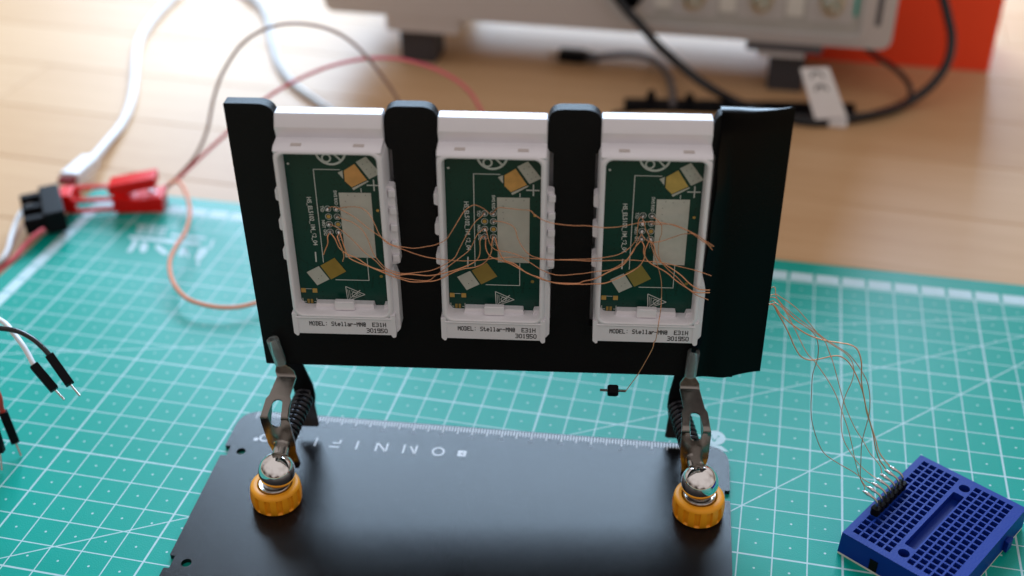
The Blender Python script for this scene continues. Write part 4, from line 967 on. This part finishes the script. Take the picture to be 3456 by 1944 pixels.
# ================================================================== oscilloscope
SY = 33.5
sc = thing('oscilloscope', 'grey bench instrument with round sockets and dark rubber feet', 'oscilloscope', frame((12.0, SY, TZ)))
def so(x, z): return (x - 12.0, z - TZ)
def sprism(name, poly, y0, y1, material, parent=sc, holes=(), bev=0.0, sm=40):
    mb = MB(); mb.prism([so(*p) for p in poly], [[so(*p) for p in h] for h in holes], y0, y1, lambda a, b_, z: (a, z, b_)); return mb.build(name, material, parent, sm, bevel=bev, segs=3)
body = sprism('case', rrect(-3.05, 2.52, 27.15, 18.5, 0.55), 0.0, 10.5, 'scope_grey', bev=0.18)
pf = fillet([(13.7, 2.98), (25.75, 2.98), (25.75, 16), (12.0, 16), (11.9, 4.75)], [0.5, 0.4, 0.4, 0.4, 0.6])
inn = fillet([(13.85, 3.18), (25.55, 3.18), (25.55, 15.8), (12.2, 15.8), (12.1, 4.85)], [0.45, 0.35, 0.35, 0.35, 0.5])
pan_f = sprism('socket_panel', pf, -0.02, 0.05, 'scope_panel'); sprism('panel_border', pf, -0.14, 0.02, 'scope_square', pan_f, [inn], 0.04)
for k, (x0, z0) in enumerate(((14.05, 4.75), (17.2, 4.85), (20.55, 4.95), (24.0, 5.0))):
    s_ = sprism('socket_surround', rrect(x0 - 1.15, z0 - 1.2, x0 + 1.15, z0 + 1.2, 0.25), -0.07, 0.0, 'scope_square', bev=0.03)
    so_ = so(x0, z0); Mx = Matrix.Translation((so_[0], 0, so_[1])) @ Matrix.Rotation(math.pi / 2, 4, 'X')
    mb = MB(); mb.lathe([(0.62, 0.05), (0.62, 0.25), (0.48, 0.28), (0.48, 1.3), (0.40, 1.32), (0.38, 0.5), (0.1, 0.5)], 32, Mx); mb.build('socket', 'bnc_metal' if k else 'plastic_black', s_, 40)
for k in range(3):
    x0 = (15.6, 18.9, 22.25)[k]
    sprism('panel_block', rrect(x0 - 0.42, 4.0, x0 + 0.42, 6.5, 0.1), -0.06, 0.0, 'foam_white')
sprism('side_marking', rrect(26.2, 3.75, 26.5, 5.6, 0.1), -0.02, 0.05, 'scope_dark'); sprism('channel_mark', rrect(25.1, 4.2, 25.3, 5.6, 0.05), -0.1, 0.0, 'mat_green')
sprism('foot_bracket', rrect(0.45, 1.66, 4.6, 2.56, 0.2), 0.05, 3.0, 'scope_grey', bev=0.1); sprism('foot_bracket', rrect(20.0, 2.02, 23.85, 2.6, 0.08), 0.05, 3.0, 'scope_dark', bev=0.05)
sprism('foot_bracket', rrect(20.6, 1.7, 23.0, 2.04, 0.05), 0.1, 3.0, 'scope_grey', bev=0.05)
for x0, x1, zt in ((1.05, 3.05, 1.7), (21.25, 23.1, 1.75)): sprism('rubber_foot', rrect(x0, TZ + 0.004, x1, zt, 0.08), 0.55, 2.4, 'rubber', bev=0.05)
for x0, x1, zt in ((1.05, 3.05, 2.6), (21.25, 23.1, 2.6)): sprism('rubber_foot', rrect(x0, TZ + 0.004, x1, zt, 0.08), 7.8, 9.6, 'rubber', bev=0.05)

rb = thing('red_box', 'bright orange red box standing behind the bench instrument', 'box', frame((28.5, 38.6, TZ)))
mb = MB(); mb.box((-1.2, 2.6, 5.0), (11.3, 5.2, 10.0)); mb.build('box_body', 'box_red', rb, 0, bevel=0.06)
mb = MB(); mb.box((-1.2, 2.6, 10.2), (11.5, 5.4, 0.7)); mb.build('box_lid', 'box_red', rb, 0, bevel=0.06)

# ================================================================== black lead with the white marked tag, and other black leads behind the holder
cable('probe_lead', 'black lead sweeping from a socket down around the desk and up past the red box', 'cable',
      [(1530, -40, 'y', 31.9), (1560, 5, 'y', 31.9), (1610, 62, 'y', 31.8), (1660, 118, 'y', 31.7), (1730, 180, 'y', 31.5), (1790, 223, 'y', 31.3), (1850, 255, 'z', -0.13), (1920, 282, 'z', -0.13), (2000, 302, 'z', -0.13), (2060, 309, 'z', -0.13), (2130, 302, 'z', -0.13), (2200, 288, 'z', -0.13), (2275, 262, 'z', 0.0), (2340, 218, 'y', 33.6), (2382, 160, 'y', 34.3), (2394, 100, 'y', 34.9), (2384, 40, 'y', 35.4), (2366, -30, 'y', 36)], 0.235, 'cable_black')
cable('probe_lead', 'thinner dark lead looping beside the white tag', 'cable', [(2168, 112, 'y', 36.0), (2205, 142, 'y', 35.6), (2250, 172, 'y', 35), (2284, 208, 'y', 34.2), (2290, 240, 'y', 33.4), (2268, 265, 'z', 0.12), (2215, 282, 'z', 0.14), (2140, 292, 'z', 0.14), (2050, 296, 'z', 0.14), (1950, 290, 'z', 0.14), (1850, 290, 'z', -0.1)], 0.14, 'cable_black')
strap = cable('cable_strap', 'flat black strap lying on the desk behind the holder', 'strap', [(1540, 285, 'z', -0.22), (1600, 277, 'z', -0.22), (1700, 277, 'z', -0.22), (1820, 281, 'z', -0.22), (1950, 285, 'z', -0.22), (2060, 288, 'z', -0.22), (2150, 284, 'z', -0.22)], 0.10, 'plastic_black')
st_root = thing('black_strip', 'black strip with small knobs lying on the desk behind the middle of the holder', 'strip', Matrix.Translation(atz(*cf(1850, 285), TZ) * S)); o0 = atz(*cf(1850, 285), TZ)
P = [atz(*cf(a, b_), TZ) - o0 for a, b_ in ((1570, 276), (2150, 288), (2150, 272), (2000, 268), (1570, 258))]
mb = MB(); mb.prism([(p.x, p.y) for p in P], (), 0.004, 0.3); mb.build('strip_body', 'plastic_black', st_root, 0, bevel=0.06)
for a, b_ in ((1637, 262), (1733, 270)):
    p = atz(*cf(a, b_), TZ) - o0; mb = MB(); mb.lathe([(0.26, 0.2), (0.24, 0.5), (0.16, 0.75), (0.05, 0.8)], 20, Matrix.Translation((p.x, p.y, 0))); mb.build('strip_knob', 'plastic_black', st_root, 40)
# tag
y0 = 29.95
Q = [aty(*cf(2012, 171), y0 + 0.5), aty(*cf(2086, 169), y0 + 0.5), aty(*cf(2132, 297), y0 - 0.05), aty(*cf(2050, 300), y0 - 0.05)]
tg = thing('cable_tag', 'white folded paper tag with a printed mark on the black lead', 'tag', Matrix.Translation(Q[3] * S)); o0 = Q[3]
def tq(u, v, off=0.0):
    a = Q[0].lerp(Q[1], u); b_ = Q[3].lerp(Q[2], u); n = (Q[1] - Q[0]).cross(Q[3] - Q[0]).normalized()
    if n.y > 0: n = -n
    return a.lerp(b_, v) - o0 + n * off
mb = MB(); mb.prism(fillet([(0, 0), (1, 0), (1, 1), (0, 1)], [0.06, 0.06, 0, 0], 4), (), -0.03, 0.03, lambda a, b_, z: tuple(tq(a, b_, z))); mb.build('tag_leaf', 'tag_white', tg, 0)
e0, e1 = Q[3] - o0, Q[2] - o0; lead = atz(*cf(2095, 309), -0.13) - o0
mb = MB(); loops = []
for u in (0.0, 1.0):
    p = e0.lerp(e1, u); c_ = Vector((p.x + 0.03, lead.y, lead.z)); loops.append([c_ + Vector((0, 0.23 * math.cos(a), 0.23 * math.sin(a))) for a in [i * math.pi / 10 for i in range(20)]])
mb.loft(loops, True, True); mb.build('tag_wrap', 'tag_white', tg, 50)
mb = MB()
def arc(cu, cv, r, w, a0, a1, n=16):
    o_ = [(cu + r * math.cos(math.radians(a0 + (a1 - a0) * k / n)), cv + 0.55 * r * math.sin(math.radians(a0 + (a1 - a0) * k / n))) for k in range(n + 1)]
    i_ = [(cu + (r - w) * math.cos(math.radians(a0 + (a1 - a0) * k / n)), cv + 0.55 * (r - w) * math.sin(math.radians(a0 + (a1 - a0) * k / n))) for k in range(n, -1, -1)]
    return o_ + i_
for poly in (arc(0.5, 0.20, 0.23, 0.07, 180, 360), arc(0.5, 0.45, 0.23, 0.07, 180, 360), [(0.47, 0.33), (0.53, 0.33), (0.53, 0.42), (0.47, 0.42)]):
    mb.flat(poly, (), 0.045, lambda a, b_, z: tuple(tq(a, b_, z)))
mb.build('printed_mark', 'tag_ink', tg, 0)
# small black plug on the desk under the instrument
pA, pB = atz(*cf(1408, 150), TZ), atz(*cf(1500, 158), TZ); ax = (pB - pA); yaw = math.degrees(math.atan2(ax.y, ax.x))
up_ = thing('lead_plug', 'small black plug with metal tip lying on the desk under the instrument', 'plug', frame(pA, yaw))
mb = MB(); mb.loft([[(z_, a * s1, 0.30 + b_ * s1) for a, b_ in rrect(-0.42, -0.29, 0.42, 0.29, 0.12)] for z_, s1 in ((0, 1), (1.3, 1), (1.6, 0.75), (2.2, 0.55))], True, True); mb.build('plug_body', 'plastic_black', up_, 40)
mb = MB(); mb.box((-0.3, 0, 0.3), (0.6, 0.5, 0.2)); mb.build('plug_tip', 'usb_metal', up_, 0, bevel=0.02)
cable('plug_lead', 'dark grey lead running from the small plug over to the black strip', 'cable', [(1478, 150, 'z', 0.05), (1530, 140, 'z', 0.1), (1590, 137, 'z', 0.1), (1640, 150, 'z', 0.05), (1675, 180, 'z', 0.0), (1690, 220, 'z', 0.0), (1692, 262, 'z', 0.1)], 0.17, 'scope_dark')
